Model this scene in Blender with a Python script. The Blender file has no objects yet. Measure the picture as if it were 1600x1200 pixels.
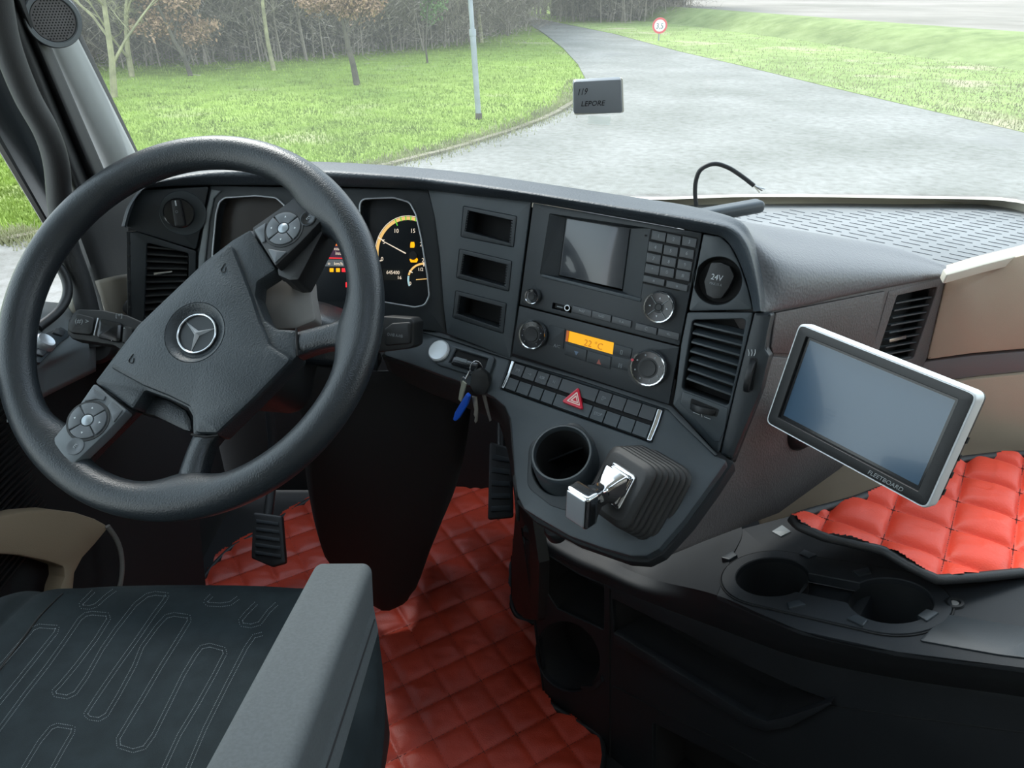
import bpy, bmesh, math, random
from math import sin, cos, pi, radians as R, sqrt, atan2
from mathutils import Vector as V, Matrix
from mathutils.geometry import delaunay_2d_cdt
random.seed(7)
SC = bpy.context.scene
COL = SC.collection
# ------------------------------------------------------------ camera, sky, light, exposure
F = 1150.0
TH = R(29)
fw, up, rt = V((0, cos(TH), -sin(TH))), V((0, sin(TH), cos(TH))), V((1, 0, 0))
cam_data = bpy.data.cameras.new('camera')
cam = bpy.data.objects.new('camera', cam_data)
COL.objects.link(cam)
cam.rotation_euler = (pi/2-TH, 0, 0)
cam_data.sensor_width = 36
cam_data.lens = 36*F/1600
cam_data.clip_start = .02
cam_data.clip_end = 800
SC.camera = cam
SC.view_settings.view_transform = 'Standard'
SC.view_settings.look = 'None'
SC.view_settings.gamma = 1
SC.view_settings.use_curve_mapping = False
SC.view_settings.exposure = 0.0
world = bpy.data.worlds.new('hazy_sky')
SC.world = world
world.use_nodes = True
wn = world.node_tree
wn.nodes.clear()
wo = wn.nodes.new('ShaderNodeOutputWorld')
wb = wn.nodes.new('ShaderNodeBackground')
wt = wn.nodes.new('ShaderNodeTexCoord')
wx = wn.nodes.new('ShaderNodeSeparateXYZ')
wr = wn.nodes.new('ShaderNodeValToRGB')
wr.color_ramp.elements[0].position = .0
wr.color_ramp.elements[0].color = (.85, .92, .97, 1)
wr.color_ramp.elements[1].position = .8
wr.color_ramp.elements[1].color = (.66, .82, 1.0, 1)
wn.links.new(wt.outputs['Generated'], wx.inputs[0])
wn.links.new(wx.outputs[2], wr.inputs[0])
wn.links.new(wr.outputs[0], wb.inputs[0])
wb.inputs[1].default_value = 3.1
wn.links.new(wb.outputs[0], wo.inputs[0])
sun_data = bpy.data.lights.new('veiled_sun', 'SUN')
sun_data.energy = 4.5
sun_data.angle = R(25)
sun_data.color = (1, .96, .9)
sun = bpy.data.objects.new('veiled_sun', sun_data)
COL.objects.link(sun)
sun.rotation_euler = (R(-38), R(-22), 0)   # from the front left, high

# ------------------------------------------------------------ helpers
def ray(x, y):
    return fw + rt*((x-800)/F) + up*((600-y)/F)
def D(x, y, t): return ray(x, y)*t
def ZP(x, y, z):
    d = ray(x, y); return d*(z/d.z)
def YP(x, y, yy):
    d = ray(x, y); return d*(yy/d.y)
def XP(x, y, xx):
    d = ray(x, y); return d*(xx/d.x)
def nrm(yaw, tilt):
    a, t = R(yaw), R(tilt)
    return V((-sin(a)*cos(t), -cos(a)*cos(t), sin(t)))
class Pl:
    """a real plane in the cab: point, outward normal, horizontal axis a, upward axis b"""
    def __init__(s, p, n):
        s.p, s.n = V(p), V(n).normalized()
        if abs(s.n.z) > .999: s.a = V((1, 0, 0))
        else: s.a = V((0, 0, 1)).cross(s.n).normalized()
        s.b = s.n.cross(s.a).normalized()
    def at(s, x, y, h=0):
        d = ray(x, y); return d*((s.p.dot(s.n)+h)/d.dot(s.n))
    def uv(s, x, y, h=0):
        q = s.at(x, y, h)-s.p; return V((q.dot(s.a), q.dot(s.b)))
    def w(s, u, v, h=0): return s.p+s.a*u+s.b*v+s.n*h
def catmull(P, n):
    """smooth curve through P, n samples"""
    m = len(P); out = []
    for i in range(n):
        x = i/(n-1)*(m-1); k = min(int(x), m-2); t = x-k
        p1, p2 = P[k], P[k+1]
        p0 = P[k-1] if k > 0 else p1*2-p2
        p3 = P[k+2] if k+2 < m else p2*2-p1
        out.append(.5*((2*p1)+(p2-p0)*t+(2*p0-5*p1+4*p2-p3)*t*t+(3*p1-p0-3*p2+p3)*t*t*t))
    return out
def resample(P, n):
    L = [0]
    for i in range(1, len(P)): L.append(L[-1]+(P[i]-P[i-1]).length)
    out = []; k = 0
    for i in range(n):
        s = L[-1]*i/(n-1)
        while k < len(P)-2 and L[k+1] < s: k += 1
        d = L[k+1]-L[k]
        out.append(P[k].lerp(P[k+1], (s-L[k])/d if d > 1e-9 else 0))
    return out
def tag(o, label=None, cat=None, group=None, kind=None):
    if label: o['label'] = label
    if cat: o['category'] = cat
    if group: o['group'] = group
    if kind: o['kind'] = kind
    return o
def empty(name, label, cat, group=None):
    o = bpy.data.objects.new(name, None); COL.objects.link(o); o.empty_display_size = .02
    return tag(o, label, cat, group)
def link(name, me, mat, parent=None, smooth=True, ang=35):
    o = bpy.data.objects.new(name, me); COL.objects.link(o)
    if mat: me.materials.append(mat)
    if smooth:
        me.shade_smooth(); me.set_sharp_from_angle(angle=R(ang))
    if parent: o.parent = parent
    return o
def pyd(name, vs, fs, mat, parent=None, smooth=True, ang=35):
    me = bpy.data.meshes.new(name); me.from_pydata([tuple(v) for v in vs], [], fs); me.update()
    return link(name, me, mat, parent, smooth, ang)
def fixn(me):
    bm = bmesh.new(); bm.from_mesh(me); bmesh.ops.recalc_face_normals(bm, faces=bm.faces[:]); bm.to_mesh(me); bm.free()
def area2(P): return .5*sum(P[i].x*P[(i+1) % len(P)].y-P[(i+1) % len(P)].x*P[i].y for i in range(len(P)))
def roundpoly(P, r, seg=4):
    if r <= 0: return list(P)
    out = []; n = len(P)
    for i in range(n):
        a, b, c = P[i-1], P[i], P[(i+1) % n]
        e1, e2 = (a-b), (c-b); l1, l2 = e1.length, e2.length
        if l1 < 1e-7 or l2 < 1e-7: continue
        e1, e2 = e1/l1, e2/l2
        cs = max(-1, min(1, e1.dot(e2))); an = math.acos(cs)
        if an > 2.9: out.append(b); continue
        d = min(r/math.tan(an/2), l1*.45, l2*.45)
        p, q = b+e1*d, b+e2*d
        for k in range(seg+1):
            t = k/seg; out.append(p*(1-t)**2+b*2*t*(1-t)+q*t*t)
    return out
def inset(P, d):
    """P counter-clockwise; positive d goes inward"""
    n = len(P); out = []
    for i in range(n):
        a, b, c = P[i-1], P[i], P[(i+1) % n]
        e1, e2 = (b-a), (c-b)
        if e1.length < 1e-9 or e2.length < 1e-9: out.append(b.copy()); continue
        n1 = V((-e1.y, e1.x)).normalized(); n2 = V((-e2.y, e2.x)).normalized()
        m = n1+n2
        if m.length < 1e-6: out.append(b+n1*d); continue
        m.normalize(); out.append(b+m*(d/max(.35, m.dot(n1))))
    return out
def pin2(p, P):
    c = False
    for i in range(len(P)):
        a, b = P[i], P[i-1]
        if (a.y > p.y) != (b.y > p.y) and p.x < (b.x-a.x)*(p.y-a.y)/(b.y-a.y)+a.x: c = not c
    return c
def slab2(name, pl, P, h0, h1, mat, parent=None, ch=.0008, holes=(), back=False):
    """prism from 2D outline P (plane axes, m) between heights h0 and h1 with softened top edge"""
    if area2(P) < 0: P = P[::-1]
    vs, fs = [], []
    rings = [(0, h0)]
    rings += [(0, h1-ch), (ch*.3, h1-ch*.3), (ch, h1)] if ch > 0 else [(0, h1)]
    n = len(P)
    for d, h in rings:
        for q in (inset(P, d) if d else P): vs.append(pl.w(q.x, q.y, h))
    for k in range(len(rings)-1):
        for i in range(n):
            j = (i+1) % n; fs.append((k*n+i, k*n+j, (k+1)*n+j, (k+1)*n+i))
    top0 = (len(rings)-1)*n
    top = [inset(P, ch) if ch > 0 else P]
    idx = [list(range(top0, top0+n))]
    for H in holes:
        if area2(H) > 0: H = H[::-1]
        m = len(H); s = len(vs); c2 = ch*.6
        Ho = inset(H, c2) if c2 > 0 else H
        for q in Ho: vs.append(pl.w(q.x, q.y, h1))
        for q in H: vs.append(pl.w(q.x, q.y, h1-c2))
        for q in H: vs.append(pl.w(q.x, q.y, h0))
        for k in range(2):
            for i in range(m):
                j = (i+1) % m; fs.append((s+k*m+j, s+k*m+i, s+(k+1)*m+i, s+(k+1)*m+j)[::-1])
        top.append(Ho); idx.append(list(range(s, s+m)))
    flat = [V((q.x, q.y)) for L in top for q in L]; fi = [i for L in idx for i in L]
    ed, s = [], 0
    for L in top:
        m = len(L); ed += [(s+i, s+(i+1) % m) for i in range(m)]; s += m
    ov, oe, of, orig, _, _ = delaunay_2d_cdt(flat, ed, [], 0, 1e-7)
    mp_ = []
    for k, q in enumerate(ov):
        if orig[k]: mp_.append(fi[orig[k][0]])
        else: mp_.append(len(vs)); vs.append(pl.w(q.x, q.y, h1))
    for t in of:
        A, B, Cc = [ov[i] for i in t[:3]]
        cr = (B.x-A.x)*(Cc.y-A.y)-(B.y-A.y)*(Cc.x-A.x)
        if abs(cr) < 1e-13: continue
        m = (A+B+Cc)/3
        if not pin2(m, top[0]) or any(pin2(m, H) for H in top[1:]): continue
        f = tuple(mp_[i] for i in t)
        fs.append(f if cr > 0 else f[::-1])
    if back and not holes: fs.append(tuple(range(n))[::-1])
    return pyd(name, vs, fs, mat, parent, True, 30)
def px2(pl, pts, h, cr=0, seg=4):
    return roundpoly([pl.uv(x, y, h) for x, y in pts], cr, seg)
def slab(name, pl, pts, h0, h1, mat, parent=None, ch=.0008, cr=0, holes=(), hcr=0, seg=4, back=False):
    return slab2(name, pl, px2(pl, pts, h1, cr, seg), h0, h1, mat, parent, ch,
                 [h if isinstance(h[0], V) else px2(pl, h, h1, hcr, seg) for h in holes], back)
def circ2(c, r, n=40, a0=0): return [V((c.x+r*cos(a0+2*pi*i/n), c.y+r*sin(a0+2*pi*i/n))) for i in range(n)]
def lathe(name, pl, c, prof, mat, parent=None, seg=40, hc=0, ax=None, knurl=0, cap=True):
    """c: pixel tuple or plane-uv Vector; prof: (radius m, height above plane)"""
    u = c if isinstance(c, V) else pl.uv(c[0], c[1], hc)
    vs, fs = [], []
    for r, h in prof:
        for i in range(seg):
            rr = r*(1+(knurl if i % 2 else 0)) if knurl and r > 0 else r
            vs.append(pl.w(u.x+rr*cos(2*pi*i/seg), u.y+rr*sin(2*pi*i/seg), h))
    for k in range(len(prof)-1):
        for i in range(seg):
            j = (i+1) % seg
            fs.append((k*seg+i, k*seg+j, (k+1)*seg+j, (k+1)*seg+i))
    if cap: fs.append(tuple(range((len(prof)-1)*seg, len(prof)*seg)))
    o = pyd(name, vs, fs, mat, parent, True, 40)
    return o
def ringm(pts, r, closed=False, seg=8, rad=None):
    n = len(pts); vs, fs = [], []
    T = []
    for i in range(n):
        a = pts[i-1] if (i > 0 or closed) else pts[i]
        b = pts[(i+1) % n] if (i < n-1 or closed) else pts[i]
        T.append((b-a).normalized())
    ref = T[0].orthogonal().normalized()
    for i in range(n):
        ref = (ref-T[i]*ref.dot(T[i])).normalized()
        s = T[i].cross(ref)
        rr = rad[i] if rad else r
        for k in range(seg):
            a = 2*pi*k/seg; vs.append(pts[i]+(ref*cos(a)+s*sin(a))*rr)
    for i in range(n if closed else n-1):
        j = (i+1) % n
        off = 0
        if closed and j == 0:
            best = min(range(seg), key=lambda o: (vs[i*seg]-vs[o]).length); off = best
        for k in range(seg):
            k2 = (k+1) % seg
            fs.append((i*seg+k, i*seg+k2, j*seg+(k2+off) % seg, j*seg+(k+off) % seg))
    if not closed:
        fs.append(tuple(range(seg))[::-1]); fs.append(tuple(range((n-1)*seg, n*seg)))
    return vs, fs
def tube(name, pts, r, mat, parent=None, closed=False, seg=10, n=None, rad=None):
    P = catmull(pts, n) if n else pts
    if rad and n:
        q = [V((x, 0, 0)) for x in rad]; rad = [v.x for v in catmull(q, n)]
    vs, fs = ringm(P, r, closed, seg, rad)
    return pyd(name, vs, fs, mat, parent, True, 60)
def loft(name, rows, mat, parent=None, nu=60, nv=16, th=.003, smooth_u=True, ang=50):
    Rw = [resample(catmull(r, len(r)*8) if smooth_u and len(r) > 2 else r, nu) for r in rows]
    G = [[None]*nu for _ in range(nv)]
    for i in range(nu):
        c = catmull([r[i] for r in Rw], nv)
        for j in range(nv): G[j][i] = c[j]
    vs = [p for g in G for p in g]; fs = []
    for j in range(nv-1):
        for i in range(nu-1):
            a = j*nu+i; fs.append((a, a+1, a+nu+1, a+nu))
    o = pyd(name, vs, fs, mat, parent, True, ang)
    # face the camera side
    me = o.data; c = sum((p.normal.dot(-p.center) for p in me.polygons))
    if c < 0: me.flip_normals()
    if th:
        s = o.modifiers.new('thickness', 'SOLIDIFY'); s.thickness = th; s.offset = -1
    return o
def rbox(name, M, hx, hy, hz, r, mat, parent=None, n=10, fn=None, rs=4):
    """rounded box; M maps local to world; fn deforms local points"""
    bm = bmesh.new()
    def axis(h):
        out = [-h+r*(k/rs) for k in range(rs)]
        m = max(1, n); out += [-h+r+(2*h-2*r)*k/m for k in range(m+1)]
        out += [h-r+r*((k+1)/rs) for k in range(rs)]
        return out
    X, Y, Z = axis(hx), axis(hy), axis(hz)
    H = (hx, hy, hz); cache = {}
    def vert(p):
        k = tuple(round(c, 7) for c in p)
        if k not in cache:
            q = V(p); inn = V([max(-H[i]+r, min(H[i]-r, q[i])) for i in range(3)])
            d = q-inn
            if d.length > 1e-9: q = inn+d.normalized()*r
            if fn: q = fn(q)
            cache[k] = bm.verts.new(M@q)
        return cache[k]
    for ax in range(3):
        A, B = [(Y, Z), (X, Z), (X, Y)][ax]
        for s in (-1, 1):
            for i in range(len(A)-1):
                for j in range(len(B)-1):
                    def mk(a, b):
                        p = [a, b]; p.insert(ax, s*H[ax]); return vert(p)
                    f = [mk(A[i], B[j]), mk(A[i+1], B[j]), mk(A[i+1], B[j+1]), mk(A[i], B[j+1])]
                    if len(set(f)) == 4:
                        try: bm.faces.new(f)
                        except ValueError: pass
    bmesh.ops.recalc_face_normals(bm, faces=bm.faces[:])
    me = bpy.data.meshes.new(name); bm.to_mesh(me); bm.free()
    return link(name, me, mat, parent, True, 50)
def frame(o, x, y, z):
    M = Matrix.Identity(4)
    for i, a in enumerate((x, y, z)):
        for k in range(3): M[k][i] = a[k]
    for k in range(3): M[k][3] = o[k]
    return M
def plM(pl, c, h=0, rot=0):
    """frame on a plane: x along a, y along b, z along n"""
    u = c if isinstance(c, V) and len(c) == 2 else pl.uv(c[0], c[1], h)
    x = pl.a*cos(rot)+pl.b*sin(rot); y = -pl.a*sin(rot)+pl.b*cos(rot)
    return frame(pl.w(u.x, u.y, h), x, y, pl.n)
def hexa(A, B):
    """box from two quads of 4 world points"""
    vs = list(A)+list(B)
    fs = [(0, 1, 2, 3), (7, 6, 5, 4)]+[(i, i+4, (i+1) % 4+4, (i+1) % 4) for i in range(4)]
    return vs, fs
def boxm(name, vs, fs, mat, parent=None, bev=0):
    me = bpy.data.meshes.new(name); me.from_pydata([tuple(v) for v in vs], [], fs)
    bm = bmesh.new(); bm.from_mesh(me); bmesh.ops.recalc_face_normals(bm, faces=bm.faces[:])
    if bev: bmesh.ops.bevel(bm, geom=bm.edges[:], offset=bev, segments=2, affect='EDGES', profile=.7)
    bm.to_mesh(me); bm.free()
    return link(name, me, mat, parent, True, 40)
def block(name, c, d, mat, parent=None, bev=.003):
    x, y, z = c; a, b, e = d[0]/2, d[1]/2, d[2]/2
    A = [V((x-a, y-b, z-e)), V((x+a, y-b, z-e)), V((x+a, y+b, z-e)), V((x-a, y+b, z-e))]
    vs, fs = hexa(A, [p+V((0, 0, 2*e)) for p in A])
    return boxm(name, vs, fs, mat, parent, bev)
def text(name, s, pl, c, hpx, mat, parent=None, h=.0005, rot=0, th=.00015, sx=1, shear=0, align='CENTER'):
    cu = bpy.data.curves.new(name, 'FONT'); cu.body = s; cu.align_x = align; cu.align_y = 'CENTER'
    cu.resolution_u = 2; cu.extrude = th; cu.shear = shear
    p = pl.at(c[0], c[1], h); depth = p.dot(fw)
    cu.size = hpx*depth/F/.7
    to = bpy.data.objects.new(name, cu); COL.objects.link(to)
    bpy.context.view_layer.update()
    me = bpy.data.meshes.new_from_object(to.evaluated_get(bpy.context.evaluated_depsgraph_get()))
    bpy.data.objects.remove(to)
    me.transform(Matrix.Diagonal((sx, 1, 1, 1))); me.transform(plM(pl, c, h, rot))
    me.materials.clear()
    return link(name, me, mat, parent, False)
def quadlerp(Q, u, v):
    """Q: TL,TR,BR,BL pixel corners"""
    tl, tr, br, bl = [V(q) for q in Q]
    p = tl.lerp(tr, u).lerp(bl.lerp(br, u), v); return (p.x, p.y)
def join_part(name, parts, mat, parent=None, smooth=True, kind=None, ang=40):
    vs, fs = [], []
    for a, b in parts:
        s = len(vs); vs += a; fs += [tuple(i+s for i in f) for f in b]
    o = pyd(name, vs, fs, mat, parent, smooth, ang)
    if kind: o['kind'] = kind
    return o

# ------------------------------------------------------------ materials (all procedural)
def nodes(m):
    m.use_nodes = True; nt = m.node_tree; return nt, nt.nodes, nt.links, nt.nodes['Principled BSDF']
def plastic(name, col, rough=.5, grain=0, gs=900, spec=.5, metal=0, coat=0, var=.0, vscale=30, voro=False, emit=None, es=1):
    m = bpy.data.materials.new(name); nt, N, L, b = nodes(m)
    b.inputs['Base Color'].default_value = (*col, 1)
    b.inputs['Roughness'].default_value = rough
    b.inputs['Specular IOR Level'].default_value = spec
    b.inputs['Metallic'].default_value = metal
    b.inputs['Coat Weight'].default_value = coat
    tc = N.new('ShaderNodeTexCoord')
    if var:
        no = N.new('ShaderNodeTexNoise'); no.inputs['Scale'].default_value = vscale; no.inputs['Detail'].default_value = 5
        L.new(tc.outputs['Object'], no.inputs[0])
        r = N.new('ShaderNodeValToRGB'); r.color_ramp.elements[0].position = .35; r.color_ramp.elements[1].position = .65
        r.color_ramp.elements[0].color = (*[c*(1-var) for c in col], 1); r.color_ramp.elements[1].color = (*[min(1, c*(1+var)) for c in col], 1)
        L.new(no.outputs[0], r.inputs[0]); L.new(r.outputs[0], b.inputs['Base Color'])
        mr = N.new('ShaderNodeMapRange'); mr.inputs[3].default_value = max(0, rough-.06); mr.inputs[4].default_value = min(1, rough+.08)
        L.new(no.outputs[0], mr.inputs[0]); L.new(mr.outputs[0], b.inputs['Roughness'])
    if grain:
        t = N.new('ShaderNodeTexVoronoi' if voro else 'ShaderNodeTexNoise')
        t.inputs['Scale'].default_value = gs
        if voro: t.feature = 'SMOOTH_F1'
        else: t.inputs['Detail'].default_value = 3
        L.new(tc.outputs['Object'], t.inputs[0])
        bp = N.new('ShaderNodeBump'); bp.inputs['Strength'].default_value = grain; bp.inputs['Distance'].default_value = .0006
        L.new(t.outputs[0], bp.inputs['Height']); L.new(bp.outputs[0], b.inputs['Normal'])
    if emit:
        b.inputs['Emission Color'].default_value = (*emit, 1); b.inputs['Emission Strength'].default_value = es
    return m
def glow(name, col, s=1.0): return plastic(name, (0, 0, 0), .5, emit=col, es=s)
M_panel = plastic('panel_plastic', (.037, .047, .054), .42, .25, 1400, var=.08, vscale=14)
M_panel2 = plastic('dark_panel_plastic', (.015, .020, .024), .45, .25, 1400, var=.08, vscale=14)
M_low = plastic('console_plastic', (.014, .016, .0185), .60, .35, 1100, spec=.3, var=.1, vscale=14)
M_black = plastic('black_plastic', (.012, .013, .014), .5, .2, 1200)
M_void = plastic('unlit_black', (.004, .004, .0045), .8)
M_gloss = plastic('gloss_black', (.012, .013, .015), .16)
M_key = plastic('key_plastic', (.042, .047, .052), .4)
M_cowl = plastic('cowl_grain', (.034, .043, .052), .48, .7, 420, voro=True, var=.06, vscale=10)
M_side = plastic('side_grain', (.084, .075, .075), .52, .8, 360, voro=True, var=.08, vscale=10)
M_wheel = plastic('wheel_leather', (.016, .0205, .0245), .36, .45, 700, voro=True, var=.08, vscale=20)
M_pad = plastic('airbag_plastic', (.026, .034, .040), .45, .6, 620, voro=True, var=.05, vscale=20)
M_chrome = plastic('chrome', (.62, .63, .65), .12, metal=1)
M_silver = plastic('silver_paint', (.50, .53, .56), .33, metal=.6)
M_whitesil = plastic('pale_silver', (.72, .75, .77), .35, metal=.25)
M_grey = plastic('grey_plastic', (.17, .19, .20), .5, .2, 1200)
M_greybr = plastic('satin_grey', (.20, .19, .18), .4)
M_beige = plastic('beige_plastic', (.55, .45, .34), .55, .4, 900, var=.05, vscale=6)
M_cream = plastic('pale_beige', (.60, .57, .48), .5, .3, 900, var=.04, vscale=6)
M_stripe = plastic('grey_trim', (.20, .19, .195), .45, .3, 900)
M_pillar = plastic('pillar_grey', (.33, .345, .335), .6, .5, 1500, var=.04, vscale=9)
M_seal = plastic('rubber_seal', (.020, .021, .022), .6, .3, 900, var=.2, vscale=12)
M_tray = plastic('tray_rubber', (.235, .24, .24), .5, .3, 1200, var=.08, vscale=8)
M_slot = plastic('tray_groove', (.115, .125, .14), .6)
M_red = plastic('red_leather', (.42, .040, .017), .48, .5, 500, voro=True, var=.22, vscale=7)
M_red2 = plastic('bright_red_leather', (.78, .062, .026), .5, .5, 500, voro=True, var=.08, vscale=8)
M_bind = plastic('black_binding', (.02, .02, .021), .5, .5, 600)
M_stitch = plastic('red_thread', (.07, .008, .006), .8)
M_fab = plastic('seat_fabric', (.016, .022, .025), .95, .6, 2200, spec=.15, var=.15, vscale=40)
M_bol = plastic('bolster_fabric', (.032, .050, .060), .95, .5, 2600, spec=.15, var=.12, vscale=40)
M_arm = plastic('armrest_fabric', (.066, .075, .080), .8, .5, 3500, spec=.3, var=.10, vscale=420)
M_thread = plastic('grey_thread', (.13, .15, .16), .8)
M_mark = plastic('white_print', (.55, .58, .6), .5)
M_mark2 = plastic('grey_print', (.22, .24, .25), .5)
M_blue = plastic('blue_plastic', (.01, .09, .55), .35)
M_tag = plastic('label_card', (.35, .36, .28), .6)
M_hred = plastic('hazard_red', (.50, .012, .035), .3, emit=(.5, .01, .03), es=.08)
M_hwhite = plastic('hazard_outline', (.75, .62, .55), .4)
G_yel = glow('dial_yellow', (1, .62, .20), .9)
G_wht = glow('dial_white', (1, .86, .68), .9)
G_grn = glow('dial_green', (.15, .8, .06), .8)
G_amb = glow('warning_amber', (1, .42, .0), 1.4)
G_or = glow('display_orange', (1, .22, .02), 1)
G_redl = glow('warning_red', (1, .02, .03), 1.5)
G_lcd = glow('lcd_amber', (1, .47, .0), 1.0)
G_lcdt = glow('lcd_text', (.55, .16, .0), 1)
G_band = glow('display_grey', (.10, .12, .13), 1)
M_dial = plastic('dial_black', (.010, .013, .017), .28)
M_scr_off = plastic('radio_screen', (.030, .035, .042), .22, coat=.6)
M_tabscr = plastic('tablet_screen', (.045, .085, .135), .16, coat=.25, spec=.6)
M_bark = plastic('bark', (.085, .073, .055), .9, .6, 40, var=.3, vscale=3)
M_bark2 = plastic('pale_bark', (.25, .235, .13), .9, .6, 40, var=.3, vscale=3)
M_twig = plastic('thicket_twigs', (.25, .215, .175), .95, var=.25, vscale=1.5)  # paled so the outdoor haze sits in the twig colour
M_leafb = plastic('brown_leaves', (.27, .17, .10), .8, var=.35, vscale=2.5)
M_leafg = plastic('green_leaves', (.07, .13, .03), .8, var=.3, vscale=3)
M_pole = plastic('galvanised', (.27, .30, .31), .5, metal=.2, var=.12, vscale=4)
def ground_mat(name, cols, scales, bump=.3, bscale=40, pos=(.3, .7), rough=.95, patches=None, k=.66):
    cols = [[c*k for c in q] for q in cols]
    if patches: patches = ([c*k for c in patches[0]], patches[1], patches[2])
    m = bpy.data.materials.new(name); nt, N, L, b = nodes(m)
    b.inputs['Roughness'].default_value = rough; b.inputs['Specular IOR Level'].default_value = .2
    tc = N.new('ShaderNodeTexCoord')
    a = N.new('ShaderNodeTexNoise'); a.inputs['Scale'].default_value = scales[0]; a.inputs['Detail'].default_value = 8; a.inputs['Roughness'].default_value = .65
    c = N.new('ShaderNodeTexNoise'); c.inputs['Scale'].default_value = scales[1]; c.inputs['Detail'].default_value = 6
    L.new(tc.outputs['Object'], a.inputs[0]); L.new(tc.outputs['Object'], c.inputs[0])
    r = N.new('ShaderNodeValToRGB'); e = r.color_ramp.elements
    e[0].position = pos[0]; e[1].position = pos[1]; e[0].color = (*cols[0], 1); e[1].color = (*cols[-1], 1)
    for i, k in enumerate(cols[1:-1]):
        q = e.new(pos[0]+(pos[1]-pos[0])*(i+1)/(len(cols)-1)); q.color = (*k, 1)
    L.new(a.outputs[0], r.inputs[0])
    mx = N.new('ShaderNodeMix'); mx.data_type = 'RGBA'; mx.blend_type = 'MULTIPLY'; mx.inputs[0].default_value = .8
    r2 = N.new('ShaderNodeValToRGB'); r2.color_ramp.elements[0].position = .32; r2.color_ramp.elements[0].color = (.62, .64, .60, 1)
    r2.color_ramp.elements[1].position = .68; r2.color_ramp.elements[1].color = (1.05, 1.05, 1.05, 1)
    L.new(c.outputs[0], r2.inputs[0]); L.new(r.outputs[0], mx.inputs[6]); L.new(r2.outputs[0], mx.inputs[7])
    out = mx.outputs[2]
    if patches:
        n3 = N.new('ShaderNodeTexNoise'); n3.inputs['Scale'].default_value = patches[1]; n3.inputs['Detail'].default_value = 4
        L.new(tc.outputs['Object'], n3.inputs[0])
        r3 = N.new('ShaderNodeValToRGB'); r3.color_ramp.elements[0].position = patches[2]; r3.color_ramp.elements[1].position = patches[2]+.12
        L.new(n3.outputs[0], r3.inputs[0])
        m3 = N.new('ShaderNodeMix'); m3.data_type = 'RGBA'; m3.inputs[7].default_value = (*patches[0], 1)
        L.new(r3.outputs[0], m3.inputs[0]); L.new(out, m3.inputs[6]); out = m3.outputs[2]
    L.new(out, b.inputs['Base Color'])
    bp = N.new('ShaderNodeBump'); bp.inputs['Strength'].default_value = bump; bp.inputs['Distance'].default_value = .05
    n4 = N.new('ShaderNodeTexNoise'); n4.inputs['Scale'].default_value = bscale; n4.inputs['Detail'].default_value = 4
    L.new(tc.outputs['Object'], n4.inputs[0]); L.new(n4.outputs[0], bp.inputs['Height']); L.new(bp.outputs[0], b.inputs['Normal'])
    return m
M_grass = ground_mat('spring_grass', [(.21, .31, .05), (.33, .46, .08), (.42, .54, .14)], (1.6, .16), .8, 12, patches=((.42, .44, .20), .35, .60))
M_verge = ground_mat('verge_grass', [(.26, .32, .10), (.36, .47, .14), (.47, .52, .24)], (1.2, .2), .8, 10, patches=((.50, .46, .28), .3, .56))
M_bank = ground_mat('bank_grass', [(.22, .28, .10), (.31, .38, .14), (.40, .46, .20)], (1.2, .25), .8, 10)
M_road = ground_mat('old_asphalt', [(.43, .41, .36), (.57, .55, .50), (.68, .66, .61)], (7, .4), .35, 60, rough=.85, patches=((.46, .445, .41), .35, .62), k=.41)
M_soil = ground_mat('bare_soil', [(.50, .43, .36), (.58, .51, .44)], (.4, .1), .3, 5, k=.48)
M_kerb = ground_mat('kerb_stone', [(.26, .23, .16), (.38, .34, .25)], (6, 1), .3, 20)
def blade_mat(name, c): return plastic(name, c, .8, var=.35, vscale=1.2)
M_blade = blade_mat('grass_blades', (.22, .30, .05))
M_bladed = blade_mat('dry_blades', (.26, .26, .13))
def glass_mat():
    m = bpy.data.materials.new('window_glass'); m.use_nodes = True; nt = m.node_tree; nt.nodes.clear()
    o = nt.nodes.new('ShaderNodeOutputMaterial'); mx = nt.nodes.new('ShaderNodeMixShader')
    t = nt.nodes.new('ShaderNodeBsdfTransparent'); g = nt.nodes.new('ShaderNodeBsdfGlossy'); fr = nt.nodes.new('ShaderNodeFresnel')
    t.inputs[0].default_value = (.95, .975, .96, 1); g.inputs['Roughness'].default_value = .02; fr.inputs[0].default_value = 1.2
    nt.links.new(fr.outputs[0], mx.inputs[0]); nt.links.new(t.outputs[0], mx.inputs[1]); nt.links.new(g.outputs[0], mx.inputs[2])
    tl = nt.nodes.new('ShaderNodeBsdfTranslucent'); tl.inputs[0].default_value = (.95, 1, .97, 1)
    m2 = nt.nodes.new('ShaderNodeMixShader'); m2.inputs[0].default_value = .045
    nt.links.new(mx.outputs[0], m2.inputs[1]); nt.links.new(tl.outputs[0], m2.inputs[2])
    nt.links.new(m2.outputs[0], o.inputs[0]); return m
M_glass = glass_mat()
def tape_mat():
    m = bpy.data.materials.new('clear_tape'); m.use_nodes = True; nt = m.node_tree
    b = nt.nodes['Principled BSDF']; b.inputs['Base Color'].default_value = (.85, .9, .87, 1); b.inputs['Alpha'].default_value = .35; b.inputs['Roughness'].default_value = .3
    return m
M_tape = tape_mat()

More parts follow.
